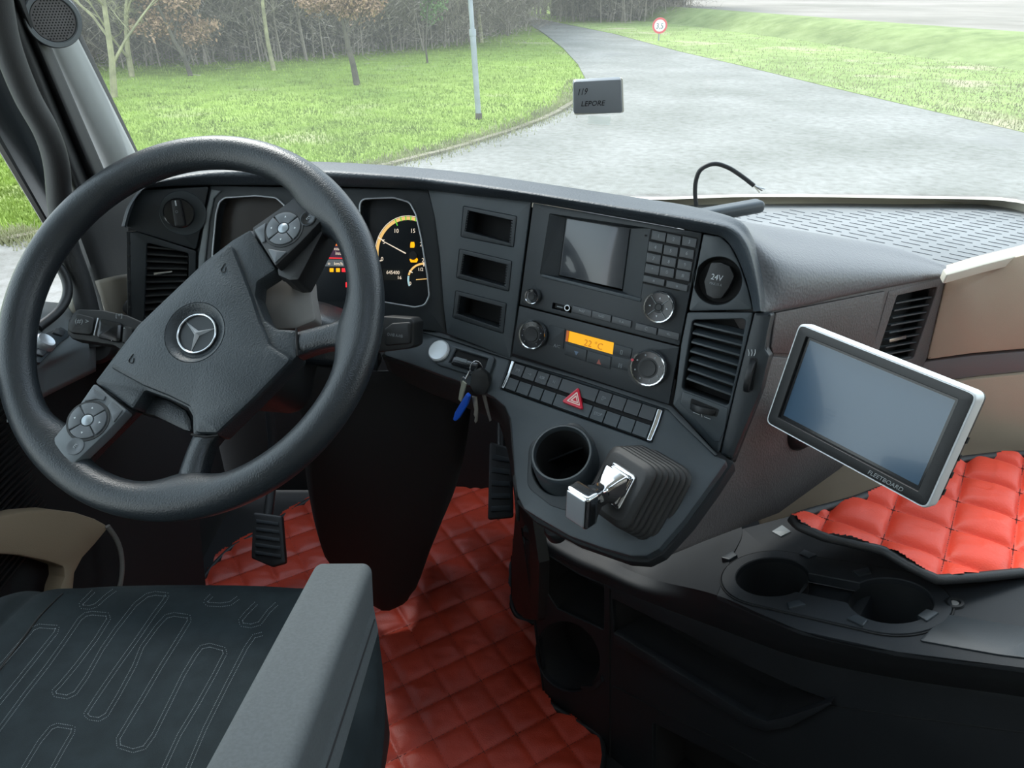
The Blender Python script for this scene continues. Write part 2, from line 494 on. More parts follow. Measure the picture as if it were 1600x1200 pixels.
# ------------------------------------------------------------ planes of the cab
PC = Pl((.112, .851, -.362), nrm(30, 18))           # centre stack, turned to the driver
PG = Pl(PC.at(670, 400), nrm(5, 20))                # instrument cluster
PL = Pl(PG.at(325, 400), nrm(-15, 15))              # light switch and left vent
PS = Pl(PC.at(930, 605), nrm(30, 48))               # sloping lower fascia
PR = Pl(PC.at(1185, 480), nrm(-35, 5))              # passenger side of the fascia
PB = Pl((.628, 1.008, -.377), nrm(20, 5))           # beige passenger fascia
WC = V((-.3622, .7550, -.3336))
PW = Pl(WC, V((sin(-.158)*cos(.745), -cos(-.158)*cos(.745), sin(.745))))
Fz = -1.2
GZ = -2.7
PF = Pl((.061, .936, -1.2), nrm(43, 3))             # front of the storage console
PTa, PTb, PTc = V((.27, .69, -.70)), V((.507, .50, -.60)), V((.50, .62, -.63))
ptn = (PTb-PTa).cross(PTc-PTa)
PT = Pl(PTa, ptn if ptn.z > 0 else -ptn)            # top of the storage console
PM = Pl((.5, .75, -.605), (0, 0, 1))

# ============================================================ OUTSIDE
def gp(x, y, z=GZ): return ZP(x, y, z)
def sheet(name, pts, mat, z, th=.02, sub=0):
    P = [V((p.x, p.y)) for p in pts]
    o = slab2(name, Pl((0, 0, z), (0, 0, 1)), [V((q.x, q.y)) for q in ([V((p.x, p.y)) for p in pts])], -th, 0, mat, None, 0)
    return tag(o, kind='structure')
# Pl with vertical normal: a = +x, b = n x a = +y
sheet('ground', [V((-120, 2.2, 0)), V((160, 2.2, 0)), V((160, 260, 0)), V((-120, 260, 0))], M_grass, GZ-.03)
Lroad = [gp(-260, 440), gp(-120, 405), gp(0, 382), gp(60, 369), gp(300, 312), gp(480, 282), gp(600, 262), gp(700, 237), gp(780, 213), gp(850, 188), gp(893, 166), gp(914, 146), gp(916, 125), gp(903, 100), gp(880, 75), gp(850, 52), gp(822, 34), gp(806, 26)]
Rroad = [gp(830, 26), gp(880, 37), gp(960, 53), gp(1060, 80), gp(1160, 103), gp(1300, 137), gp(1450, 172), gp(1600, 207), gp(1750, 243)]
sheet('road', Lroad+Rroad+[V((30, 2.5, 0)), V((-30, 2.5, 0))], M_road, GZ, .03)
# kerb: stones along the left edge, each a piece
kerb_line = resample(Lroad[0:13], 400)
kr = empty('kerb', 'low weathered stone kerb between grass field and road', 'kerb')
i = 0
kn = 0
acc = [Lroad[0]]
L_k = catmull(Lroad[0:13], 300)
dist = 0; start = L_k[0]
for k in range(1, len(L_k)):
    if (L_k[k]-start).length > 1.0:
        a, b = start, L_k[k]; dd = (b-a).normalized(); nn = V((-dd.y, dd.x, 0)); a2 = a+dd*.02
        zt = GZ+.045+random.uniform(-.008, .008)
        A = [V((q.x, q.y, GZ-.05)) for q in (a2, b, b+nn*.13, a2+nn*.13)]
        vs, fs = hexa(A, [V((q.x, q.y, zt)) for q in A])
        boxm('kerb_stone', vs, fs, M_kerb, kr, .012); start = b; kn += 1
# right verge, bank and ploughed field
bl = [gp(1000, 32), gp(1100, 44), gp(1250, 64), gp(1450, 92), gp(1600, 112), gp(1850, 150)]
def lift(p, k, z): d = V((p.x, p.y, 0)).normalized(); q = p+d*k; return V((q.x, q.y, z))
b1 = [V((p.x, p.y, GZ+.0)) for p in bl]
b0 = [lift(p, -2.2, GZ-.02) for p in bl]
b2 = [lift(p, 3.5, GZ+.62) for p in bl]
b3 = [lift(p, 6.5, GZ+.80) for p in bl]
b4 = [lift(p, 9.5, GZ+.55) for p in bl]
bank = loft('grass_bank', [b0, b1, b2, b3, b4], M_bank, None, 90, 18, .05)
tag(bank, kind='structure')
fld = [lift(p, 8.5, 0) for p in bl]
sheet('ploughed_field', [V((q.x, q.y)) for q in fld]+[V((110, 60)), V((150, 250)), V((20, 250)), V((16, 120))], M_soil, GZ+.62, .05)
vg = Rroad[::-1]
def right_of(P, k): return [V((p.x+k, p.y-k*.2, GZ+.004)) for p in P]
sheet('road_verge', [V((p.x, p.y)) for p in Rroad[1:]]+[V((q.x+2.5, q.y+1)) for q in bl[::-1]], M_verge, GZ+.012, .02)
# grass blades: tufts, denser near the kerb
def blades(name, mat, n, gen, hmin, hmax, w):
    vs, fs = [], []
    for _ in range(n):
        p = gen()
        if p is None: continue
        a = random.uniform(0, 2*pi); hh = random.uniform(hmin, hmax); ww = w*random.uniform(.6, 1.3)
        d = V((cos(a), sin(a), 0)); l = V((random.uniform(-.5, .5), random.uniform(-.5, .5), 0))*hh
        s = len(vs); vs += [p-d*ww, p+d*ww, p+l+V((0, 0, hh))]; fs.append((s, s+1, s+2))
    o = pyd(name, vs, fs, mat, None, False); return tag(o, kind='stuff')
def pin(p, P):
    c = False; n = len(P)
    for i in range(n):
        a, b = P[i], P[i-1]
        if (a.y > p.y) != (b.y > p.y) and p.x < (b.x-a.x)*(p.y-a.y)/(b.y-a.y)+a.x: c = not c
    return c
fieldL = [V((p.x, p.y)) for p in Lroad[1:]]+[V((-30, 80)), V((-60, 50)), V((-60, 5))]
def genL():
    p = gp(random.uniform(-60, 930), 60+330*random.random()**1.3)
    return V((p.x, p.y, GZ-.03)) if pin(p, fieldL) else None
o = blades('field_grass', M_blade, 90000, genL, .035, .095, .012)
tag(o, 'short green spring grass on the field left of the road', 'grass')
verR = [V((p.x, p.y)) for p in Rroad[1:]]+[V((q.x+1, q.y)) for q in bl[::-1]]
def genR():
    p = gp(random.uniform(850, 1640), 35+180*random.random())
    return V((p.x, p.y, GZ)) if pin(p, verR) else None
o = blades('verge_grass', M_bladed, 30000, genR, .04, .10, .014)
tag(o, 'rough yellowish grass on the verge right of the road', 'grass')
def genK():
    q = random.choice(Lroad[2:12]); k = random.random(); j = random.randrange(2, 12); a, b = Lroad[j], Lroad[j+1]
    p = a.lerp(b, k); d = (b-a).normalized(); nn = V((-d.y, d.x, 0)); return V((p.x, p.y, GZ-.02))+nn*random.gauss(.15, .22)
o = blades('kerb_weeds', M_bladed, 9000, genK, .04, .13, .012)
tag(o, 'dry weeds growing over the stone kerb', 'weeds')

# trees
def tree_mesh(seed, h, r0, lean=0, spread=.6, levels=4, kids=5, twig=.25, first=.35, droop=0, tw_r=.006):
    rnd = random.Random(seed); trunk, br, tips = [], [], []
    def grow(p, d, L, r, lev):
        n = 5 if lev == 0 else (4 if lev < 3 else 3)
        pts = [p]; q = p.copy(); dd = d.copy()
        for i in range(n):
            dd = (dd+V((rnd.gauss(0, .10+.05*lev), rnd.gauss(0, .10+.05*lev), rnd.gauss(.03-droop*lev, .06)))).normalized()
            q = q+dd*(L/n); pts.append(q.copy())
        rad = [max(tw_r*.6, r*(1-.75*i/n)) for i in range(n+1)]
        (trunk if lev == 0 else br).append(ringm(pts, r, False, 7 if lev == 0 else (4 if lev == 1 else 3), rad))
        if lev >= levels-1: tips.extend(pts[1:])
        if lev < levels:
            m = kids+2 if lev == 0 else kids
            for k in range(m):
                t = (first if lev == 0 else .25)+(1-(first if lev == 0 else .25))*(k+rnd.random())/m
                i = min(int(t*n), n-1); base = pts[i].lerp(pts[i+1], t*n-i)
                a = rnd.uniform(0, 2*pi); side = V((cos(a), sin(a), rnd.uniform(.1, .8)))
                nd = (dd*(1-spread)+side.normalized()*spread).normalized()
                grow(base, nd, L*rnd.uniform(.42, .62)*(1.15-.5*t), max(tw_r, r*.48*(1-.4*t)), lev+1)
    grow(V((0, 0, -.05)), V((lean, 0, 1)).normalized(), h, r0, 0)
    return trunk, br, tips
def leaves_parts(tips, n, size, rnd, spread):
    vs, fs = [], []
    for _ in range(n):
        p = rnd.choice(tips)+V((rnd.gauss(0, spread), rnd.gauss(0, spread), rnd.gauss(0, spread)))
        a = V((rnd.gauss(0, 1), rnd.gauss(0, 1), rnd.gauss(0, 1))).normalized(); b = a.orthogonal().normalized()
        s = size*rnd.uniform(.6, 1.3); k = len(vs); vs += [p-a*s, p-b*s*.5, p+a*s, p+b*s*.5]; fs.append((k, k+1, k+2, k+3))
    return vs, fs
def tree(name, label, seed, base, h, r0, bark, leafmat=None, nleaf=0, lsize=.06, lspread=.15, group=None, cat='tree', **kw):
    t, b, tips = tree_mesh(seed, h, r0, **kw)
    e = empty(name, label, cat, group)
    join_part('trunk', t, bark, e); join_part('branches', b, bark, e, kind='stuff')
    if leafmat:
        vs, fs = leaves_parts(tips, nleaf, lsize, random.Random(seed), lspread)
        o = pyd('foliage', vs, fs, leafmat, e, False); o['kind'] = 'stuff'
    e.location = base; e['placed'] = 1
    return e
tree('oak_tree', 'young tree full of dry brown leaves, right of centre of the field', 11, gp(558, 131), 2.7, .10, M_bark, M_leafb, 20000, .05, .11, spread=.86, levels=4, kids=5, first=.42, droop=.01)
tree('brown_shrub', 'low drooping shrub with reddish brown leaves left of the slim trunk', 5, gp(298, 117), 2.7, .08, M_bark, M_leafb, 5000, .06, .12, cat='shrub', spread=.72, levels=4, kids=5, first=.12, droop=.03)
tree('leaning_tree', 'slim bare tree with a pale leaning trunk', 3, gp(428, 109), 5.0, .08, M_bark2, lean=-.12, spread=.5, levels=3, kids=5, first=.55)
tree('mossy_tree', 'greenish bare tree beside the black windscreen edge', 21, gp(178, 150), 4.6, .09, M_bark2, spread=.72, levels=5, kids=4, first=.14, lean=.05)
tree('bare_tree', 'bare spreading tree with long crossing twigs at far left', 32, gp(206, 118), 4.2, .09, M_bark2, spread=.82, levels=5, kids=4, first=.12)
tree('lichen_tree', 'bare tree with yellowish lichen branches behind the steel pole', 44, gp(752, 66), 6.5, .12, M_bark2, spread=.66, levels=4, kids=4, first=.2)
tree('green_sapling', 'small sapling with green leaves between brown tree and pole', 9, gp(668, 97), 2.2, .04, M_bark, M_leafg, 900, .06, .12, spread=.6, levels=3, kids=4, first=.4)
# thicket: bare bushes in rows, all alike
proto = []
for k in range(4):
    parts = []
    rnd = random.Random(100+k)
    for s in range(7):
        t, b, tp = tree_mesh(500+k*20+s, rnd.uniform(3.6, 6.2), .028, spread=.74, levels=3, kids=8, first=.04, tw_r=.009)
        off = V((rnd.uniform(-1.1, 1.1), rnd.uniform(-.8, .8), 0))
        for vs, fs in t+b: parts.append(([v+off for v in vs], fs))
    vs, fs = [], []
    for _ in range(2600):
        q = V((rnd.gauss(0, 1.1), rnd.gauss(0, .8), rnd.uniform(.0, 1)**.8*4.4)); d = V((rnd.gauss(0, 1), rnd.gauss(0, 1), rnd.gauss(.4, .8))).normalized()*rnd.uniform(.15, .45); w_ = d.orthogonal().normalized()*.008
        k2 = len(vs); vs += [q-w_, q+w_, q+d]; fs.append((k2, k2+1, k2+2))
    parts.append((vs, fs))
    o = join_part('thicket_bush', parts, M_twig, None, False); proto.append(o)
spots = []
for k in range(30):
    x = -30+k*1.6; spots.append((x+random.uniform(-.5, .5), 34+random.uniform(-1.2, 1.2)-(x+10)*.1+(12 if x > -3 else 0)*0))
line = [gp(-150, 128), gp(120, 108), gp(300, 103), gp(480, 94), gp(620, 82), gp(700, 70), gp(770, 55), gp(800, 40)]
line = [V((p.x, p.y, GZ-.05)) for p in line]
row = resample(line, 30)
first = [True]*4
def put_bush(p, k, s, label, group):
    if first[k]: o = proto[k]; first[k] = False
    else: o = proto[k].copy(); COL.objects.link(o)
    o.location = p; o.rotation_euler = (0, 0, random.uniform(0, 6.28)); o.scale = (s, s, s); o['placed'] = 1
    tag(o, label, 'bush', group)
for r_ in range(2):
    for i, p in enumerate(row):
        d = V((p.x, p.y, 0)).normalized()
        put_bush(p+d*(1.0+r_*2.6)+V((random.uniform(-.6, .6), 0, 0)), random.randrange(4), random.uniform(.9, 1.3)*(1+.12*r_), 'bare grey brown bush in the thicket behind the grass field', 'thicket bushes behind the field')
rr = resample([gp(880, 33), gp(950, 36), gp(1060, 30)], 7)
for r_ in range(2):
    for p in rr:
        d = V((p.x, p.y, 0)).normalized(); p = V((p.x, p.y, GZ-.05))
        put_bush(p+d*(1+r_*4)+V((random.uniform(-1, 1), 0, 0)), random.randrange(4), random.uniform(1.2, 1.5), 'dark bare bush in the clump right of the far road', 'bushes right of the far road')
for x, y in ((820, 22), (845, 21), (870, 22), (790, 30)):
    p = gp(x, y); put_bush(V((p.x, p.y, GZ)), random.randrange(4), 1.6, 'distant bare bush where the road disappears', 'bushes at the end of the road')
# dense wood behind: lumpy mass of brushwood
def wood(name, P, h, mat, label):
    P = resample(P, 70); rows = []
    for j, (f, o) in enumerate(((0, 0), (.45, -.5), (.8, -.1), (1, .9), (.9, 3))):
        rows.append([V((p.x, p.y, 0))+V((p.x, p.y, 0)).normalized()*(o+random.uniform(-.5, .5))+V((0, 0, GZ-.1+h*f*random.uniform(.85, 1.1))) for p in P])
    o = loft(name, rows, mat, None, 160, 20, 0, ang=180); return tag(o, label, 'woodland', kind='stuff')
M_wood = ground_mat('brushwood', [(.22, .20, .17), (.32, .29, .25), (.42, .385, .34)], (7.5, .5), 1, 8)  # pale, low-contrast tones stand in for haze over the wood
wood('brushwood', [p+V((p.x, p.y, 0)).normalized()*6.0 for p in line], 9.5, M_wood, 'dense grey brushwood closing the view behind the field')
wood('far_brushwood', [V((p.x, p.y, 0))+V((p.x, p.y, 0)).normalized()*8 for p in [gp(862, 33), gp(950, 36), gp(1070, 29)]], 9, M_wood, 'dark brushwood behind the clump right of the far road')
# pole
pb = gp(748, 184)
po = empty('road_pole', 'tall galvanised steel pole with an orange reflector at the field edge', 'pole')
tp = V((pb.x-.32, pb.y, GZ+6))
tube('shaft', [V((pb.x, pb.y, GZ-.05)), pb.lerp(tp, .28)], .062, M_pole, po, seg=14)
tube('upper_shaft', [pb.lerp(tp, .28), pb.lerp(tp, .6), tp], .048, M_pole, po, seg=14)
tube('collar', [pb.lerp(tp, .27), pb.lerp(tp, .29)], .072, M_pole, po, seg=14)
q = pb.lerp(tp, .455); boxm('reflector', *hexa([q+V((.0, -.055, -.06)), q+V((.06, -.055, -.06)), q+V((.06, -.07, -.06)), q+V((0, -.07, -.06))], [q+V((.0, -.055, .06)), q+V((.06, -.055, .06)), q+V((.06, -.07, .06)), q+V((0, -.07, .06))]), plastic('orange_reflector', (.8, .3, .02), .4), po)
tube('foot', [V((pb.x, pb.y, GZ-.1)), V((pb.x, pb.y, GZ+.10))], .075, M_bark, po, seg=12)
# road sign
sb = gp(1031, 64)
se = empty('road_sign', 'round white traffic sign with red rim beside the far road', 'sign')
sp = Pl(V((sb.x, sb.y, 0)), V((-sb.x*.5, -sb.y, 0)))
rr_ = 11.5*sp.at(1031, 40).dot(fw)/F
lathe('sign_face', sp, (1031, 40), [(rr_, -.03), (rr_, 0), (rr_*.98, .004)], plastic('sign_white', (.8, .82, .82), .4), se)
sc_ = sp.uv(1031, 40)
lathe('red_rim', sp, sc_, [(rr_, -.01), (rr_, .012), (rr_*.74, .012), (rr_*.74, .003)], plastic('sign_red', (.62, .09, .10), .4), se, cap=False)
text('sign_number', '3,5', sp, (1031, 41), 8, plastic('sign_ink', (.05, .06, .08), .5), se, .008, sx=.85)
tube('sign_post', [sp.at(1031, 40, -.05), V((sp.at(1031, 40, -.05).x, sp.at(1031, 40, -.05).y, GZ-.1))], .03, M_pole, se)

# ============================================================ CAB SHELL
def wallbox(name, c, d, mat): return tag(block(name, c, d, mat, None, .002), kind='structure')
M_head = plastic('headliner', (.45, .43, .39), .9, .3, 600)
M_dark = plastic('footwell_lining', (.011, .011, .012), .85, .4, 500)
wallbox('floor', (.45, .35, Fz-.06), (2.5, 2.6, .08), M_dark)
wallbox('wall_firewall', (.45, 1.60, -.83), (2.5, .04, .74), M_dark)
wallbox('wall_back', (.45, -.92, -.2), (2.5, .04, 2.0), M_head)
wallbox('wall_left', (-.76, .30, -.93), (.04, 2.5, .62), M_dark)
wallbox('wall_left_rear', (-.76, -.55, -.05), (.04, .8, 1.6), M_head)
wallbox('wall_right', (1.66, .30, -.85), (.04, 2.5, .75), M_beige)
wallbox('wall_right_rear', (1.66, -.55, -.05), (.04, .8, 1.6), M_head)
# unseen roof; its hatch opening is added to let light into the cab
wallbox('ceiling', (.45, .60, .72), (2.5, .90, .05), M_head)
wallbox('ceiling_rear', (.45, -.62, .72), (2.5, .6, .05), M_head)
wallbox('ceiling_left', (-.46, -.08, .72), (.68, .46, .05), M_head)
wallbox('ceiling_right', (1.30, -.08, .72), (.8, .46, .05), M_head)
# windscreen
WB = [D(205, 262, 1.22), YP(330, 262, 1.36)+V((0, 0, -.03)), YP(800, 318, 1.42), YP(1290, 318, 1.42), YP(1640, 322, 1.38)]
WBz = -.37
WB = [V((-.66, 1.20, WBz)), V((-.3, 1.36, WBz)), V((.3, 1.43, WBz)), V((.95, 1.41, WBz)), V((1.6, 1.22, WBz))]
WT = [V((p.x, p.y-.24, .66)) for p in WB]
ws = loft('window_windscreen', [WB, [a.lerp(b, .5) for a, b in zip(WB, WT)], WT], M_glass, None, 40, 6, 0)
tag(ws, kind='structure')
# side windows
tag(boxm('window_left', *hexa([V((-.765, .0, -.62)), V((-.765, 1.0, -.62)), V((-.765, 1.0, .7)), V((-.765, 0, .7))], [V((-.761, .0, -.62)), V((-.761, 1.0, -.62)), V((-.761, 1.0, .7)), V((-.761, 0, .7))]), M_glass), kind='structure')
tag(boxm('window_right', *hexa([V((1.665, .0, -.48)), V((1.665, 1.1, -.48)), V((1.665, 1.0, .7)), V((1.665, 0, .7))], [V((1.661, .0, -.48)), V((1.661, 1.1, -.48)), V((1.661, 1.0, .7)), V((1.661, 0, .7))]), M_glass), kind='structure')

# left pillar: loft strips running up the pillar; (bottom pixel, top pixel) pairs at real depth
def strip(name, mat, bot, top, tb=1.20, tt=.98, bulge=.0, parent=None, ext=1.35, **k):
    """bot/top: lists of (px,py,depth offset)"""
    rows = []
    for (bx, by, bo), (tx, ty, to) in zip(bot, top):
        a, b = D(bx, by, tb+bo), D(tx, ty, tt+to)
        rows.append([a+(a-b)*.22, a, a.lerp(b, .5), b, a+(b-a)*ext])
    return loft(name, rows, mat, parent, 20, 14, .004, **k)
pil = empty('wall_pillar', None, None); pil['kind'] = 'structure'
strip('pillar_cover', M_pillar, [(214, 243, .0), (205, 262, -.02), (175, 275, -.035), (150, 280, -.01)], [(88, -8, .0), (72, 0, -.02), (52, 12, -.03), (36, 20, -.01)], parent=pil)
strip('glass_border', M_void, [(222, 250, .03), (212, 246, .005)], [(97, -10, .03), (85, -8, .005)], parent=pil)
strip('rubber_seal', M_seal, [(178, 300, -.05), (160, 305, -.085), (146, 312, -.06)], [(52, 8, -.05), (40, 20, -.08), (28, 28, -.06)], parent=pil, ext=1.3)
strip('rubber_seal', M_seal, [(158, 320, -.06), (138, 328, -.10), (120, 335, -.07)], [(34, 12, -.05), (22, 22, -.09), (8, 30, -.06)], parent=pil, ext=1.3)
strip('door_frame', M_panel2, [(130, 350, -.08), (104, 352, -.11), (80, 352, -.10)], [(14, 20, -.06), (-40, 60, -.09), (-96, 90, -.09)], parent=pil, ext=1.3)
strip('window_channel', M_black, [(84, 360, -.12), (74, 350, -.13)], [(-86, 60, -.10), (-96, 62, -.11)], parent=pil, ext=1.3)
strip('window_edge', M_greybr, [(75, 350, -.13), (68, 350, -.135)], [(-95, 62, -.11), (-104, 62, -.115)], parent=pil, ext=1.3)
# lower pillar and door trims, seen behind the wheel
sl1 = loft('lower_seal', [[D(238, 290, 1.22), D(246, 400, 1.25), D(262, 500, 1.27)], [D(120, 310, 1.04), D(160, 420, 1.09), D(205, 560, 1.12)], [D(95, 320, 1.06), D(120, 430, 1.10), D(150, 560, 1.12)]], M_seal, pil, 30, 12, .006)
sl2 = loft('foot_trim', [[D(226, 425, 1.13), D(238, 480, 1.13), D(250, 560, 1.13)], [D(185, 430, 1.09), D(200, 500, 1.10), D(212, 560, 1.10)], [D(148, 439, 1.08), D(168, 500, 1.08), D(178, 560, 1.08)]], plastic('olive_trim', (.16, .14, .11), .55), pil, 20, 10, .006)
sl3 = loft('door_corner_trim', [[D(136, 440, 1.03), D(142, 490, 1.03)], [D(108, 436, 1.01), D(112, 490, 1.01)], [D(100, 438, 1.03), D(98, 490, 1.03)]], M_cream, pil, 12, 8, .006, smooth_u=False)
tag(tube('door_seal', [D(60, 400, .96), D(88, 412, .97), D(104, 440, .975), D(104, 465, .97), D(90, 488, .955), D(60, 512, .93)], .006, M_black, pil, n=40), None)
# speaker on the pillar
spk = empty('pillar_speaker', 'round grey mesh speaker on top of the left windscreen pillar', 'speaker')
psp = Pl(D(82, 30, .93), V((.62, -.74, -.1)))
lathe('speaker_housing', psp, (82, 30), [(.034, -.04), (.034, .0), (.031, .006), (.027, .006), (.025, .001)], M_seal, spk)
cc = psp.uv(82, 30)
lathe('speaker_rim', psp, cc, [(.0325, .003), (.0315, .0075), (.027, .0075), (.026, .004)], M_grey, spk, cap=False)
holes = []
hx = []
for i in range(-13, 14):
    for j in range(-13, 14):
        u = (i+(j % 2)*.5)*.0036; w_ = j*.0031
        if u*u+w_*w_ < .0235**2: hx.append(V((cc.x+u, cc.y+w_)))
lathe('speaker_mesh', psp, cc, [(.026, .002), (.025, .0045), (.010, .0055)], plastic('mesh_grey', (.16, .155, .155), .5), spk)
pp = []
for q in hx:
    vs = [psp.w(q.x+.0010*cos(a), q.y+.0010*sin(a), .0058) for a in [k*pi/3 for k in range(6)]]
    pp.append((vs, [(0, 1, 2, 3, 4, 5)]))
join_part('mesh_holes', pp, M_void, spk, False, 'stuff')
# grab handle
gh = empty('grab_handle', 'long black grab handle curving down the left pillar', 'handle')
tube('grip', [D(-10, -60, .78), D(0, 20, .80), D(14, 80, .82), D(42, 150, .85), D(72, 205, .88), D(88, 255, .91), D(94, 320, .95), D(104, 380, .98), D(128, 450, 1.0), D(150, 540, 1.02)], .0145, M_seal, gh, n=80, seg=16)
lathe('handle_foot', Pl(D(150, 540, 1.03), V((.3, -.8, .3))), (150, 540), [(.026, -.02), (.026, 0), (.02, .008)], M_seal, gh)

# ============================================================ LEFT DOOR
dr = empty('door_left', None, None); dr['kind'] = 'structure'
rows = [[D(60, 470, .97), D(140, 478, 1.05)], [D(20, 560, .86), D(95, 548, .95), D(145, 522, 1.02)], [D(20, 620, .84), D(70, 578, .93), D(150, 545, 1.02)], [D(20, 660, .84), D(70, 620, .94), D(150, 580, 1.03)]]
loft('armrest_sill', rows, M_grey, dr, 30, 14, .006, smooth_u=False)
Pd = Pl(D(80, 530, .945), (D(20, 560, .86)-D(60, 470, .97)).cross(D(140, 478, 1.05)-D(60, 470, .97)) )
if Pd.n.dot(-Pd.p) < 0: Pd = Pl(Pd.p, -Pd.n)
slab('switch_panel', Pd, [(72, 520), (96, 510), (112, 522), (98, 532), (62, 568), (50, 560)], .0, .004, M_panel, dr, .001, .004)
lathe('mirror_knob', Pd, (73, 531), [(.013, 0), (.0125, .010), (.010, .013), (.004, .011)], M_silver, dr, hc=.012)
slab('window_switch', Pd, [(88, 512), (104, 516), (98, 524), (82, 519)], .003, .007, M_key, dr, .001, .002)
slab('window_switch', Pd, [(60, 545), (75, 549), (68, 556), (54, 552)], .003, .007, M_key, dr, .001, .002)
# door lining below: ribbed dark area, beige pocket
Pdl = Pl(V((-.655, .8, -.6)), V((1, -.12, 0)))
slab('door_lining', Pdl, [(-200, 560), (170, 560), (300, 700), (330, 1000), (-300, 1500)], -.02, 0, M_dark, dr, 0)
rib = []
for k in range(26):
    z = -.47-.0085*k
    a, b = V((-.652, .55, z)), V((-.66, 1.02, z))
    vs, fs = hexa([a, b, b+V((.004, 0, 0)), a+V((.004, 0, 0))], [a+V((0, 0, .003)), b+V((0, 0, .003)), b+V((.004, 0, .003)), a+V((.004, 0, .003))]); rib.append((vs, fs))
join_part('lining_ribs', rib, M_black, dr, False, 'stuff')
Pb = Pl(V((-.60, .8, -.6)), V((1, -.35, .15)))
slab('door_pocket', Pb, [(-120, 830), (-40, 812), (0, 806), (40, 799), (80, 796), (120, 801), (150, 811), (172, 823), (150, 850), (130, 872), (118, 895), (112, 960), (88, 960), (95, 918), (101, 902), (100, 886), (70, 876), (30, 868), (0, 866), (-120, 880)], -.03, .0, plastic('door_beige', (.33, .25, .17), .6, .3, 900), dr, .004, .006)
tube('pocket_lip', [Pb.at(168, 822, .002), Pb.at(183, 845, .002), Pb.at(190, 870, .002), Pb.at(190, 900, .002), Pb.at(182, 940, 0)], .0035, M_greybr, dr, n=24)
slab('pocket_inner', Pb, [(-120, 850), (120, 850), (172, 823), (192, 870), (184, 980), (-150, 1100)], -.07, -.05, M_dark, dr, 0)

# ============================================================ DASHBOARD
dash = empty('dashboard', 'dark grey truck dashboard wrapping around the driver', 'dashboard')
# hood over instruments and centre stack
inner = [(PL, 197, 356), (PL, 207, 325), (PL, 222, 297), (PL, 262, 291), (PG, 330, 289), (PG, 420, 289), (PG, 500, 290), (PG, 590, 293), (PG, 668, 297), (PC, 750, 306), (PC, 830, 316), (PC, 920, 331), (PC, 1010, 347), (PC, 1097, 363), (PC, 1128, 370), (PC, 1145, 388), (PC, 1160, 420), (PC, 1172, 458), (PC, 1177, 486)]
outer = [(PL, 193, 352), (PL, 204, 318), (PL, 232, 288), (PL, 270, 275), (PG, 330, 265), (PG, 410, 262), (PG, 500, 263), (PG, 600, 269), (PG, 680, 276), (PC, 760, 286), (PC, 840, 298), (PC, 930, 312), (PC, 1020, 326), (PC, 1110, 341), (PC, 1148, 352), (PC, 1170, 376), (PC, 1182, 412), (PC, 1189, 450), (PC, 1193, 486)]
r_in = [p.at(x, y, .004) for p, x, y in inner]
r_in0 = [p.at(x, y, -.03) for p, x, y in inner]
r_mid = [a.at((x+3*x2)/4, (y+2*y2)/3, .026) for (a, x, y), (b, x2, y2) in zip(inner, outer)]
r_lip = [a.at((x*3+x2)/4, (y*3+y2)/4, .017) for (a, x, y), (b, x2, y2) in zip(inner, outer)]
r_out = [p.at(x, y, .008) for p, x, y in outer]
r_far = [p+V((0, .09, -.012)) for p in r_out]
for i in range(14, 19): r_far[i] = r_out[i]+V((.01, .035, -.004))
r_far2 = [p+V((0, .12, -.06)) for p in r_far]
loft('hood', [r_in0, r_in, r_lip, r_mid, r_out, r_far, r_far2], M_cowl, dash, 140, 34, .0)
# storage slot panel left of the radio
slots = [[(724, 322), (807, 338), (802, 386), (720, 369.5)], [(718, 389), (799.5, 408), (794.5, 455), (713, 434)], [(712, 454), (791, 474), (786, 521), (707.5, 496)]]
ins = [[(731, 329), (801, 344.5), (797.5, 380), (726, 361)], [(724, 397), (793, 414), (789.5, 448), (719, 428)], [(717.5, 462), (785, 480), (781, 513), (713.5, 490)]]
slab('storage_panel', PC, [(668, 294), (830, 313), (797, 560), (698, 521), (693, 480), (687, 400), (679, 340)], -.004, 0, M_panel, dash, .0012, .002, holes=slots, hcr=.002)
for k in range(3):
    fr = slab('slot_frame', PC, slots[k], -.02, .0015, M_panel2, dash, .0008, .002, holes=[ins[k]], hcr=.0005)
    Q = ins[k]; pp = []
    for s in (0, 1):
        for j in range(8):
            v = (j+.5)/8
            c = PC.at(*quadlerp(Q, 0 if s == 0 else 1, v), .0005); e = PC.a*(.0018 if s == 0 else -.0018)
            hgt = PC.b*.0011
            A = [c-hgt-e*.5, c-hgt+e, c+hgt+e, c+hgt-e*.5]
            pp.append(hexa(A, [q-PC.n*.006 for q in A]))
    o = join_part('slot_teeth', pp, M_panel2, fr, False); 
    slab('slot_back', PC, [(Q[0][0]-6, Q[0][1]-6), (Q[1][0]+6, Q[1][1]-6), (Q[2][0]+6, Q[2][1]+6), (Q[3][0]-6, Q[3][1]+6)], -.034, -.030, M_void, fr, 0)
    for a, b in ((0, 1), (1, 2), (2, 3), (3, 0)):
        A = [PC.at(*Q[a], 0), PC.at(*Q[b], 0), PC.at(*Q[b], 0)-PC.n*.03, PC.at(*Q[a], 0)-PC.n*.03]
        pyd('slot_wall', A, [(0, 1, 2, 3)], M_black, fr, False)
# backing volume behind all fascia panels
def backing(pl, pts, h0, h1): slab('fascia_core', pl, pts, h0, h1, M_void, dash, 0)
backing(PC, [(672, 300), (1170, 375), (1185, 520), (1120, 690), (1050, 585), (800, 505), (700, 480)], -.075, -.070)
backing(PG, [(318, 284), (690, 290), (705, 520), (640, 515), (560, 505), (310, 560)], -.055, -.050)
backing(PL, [(200, 345), (224, 296), (270, 286), (338, 284), (338, 560), (205, 560)], -.055, -.050)
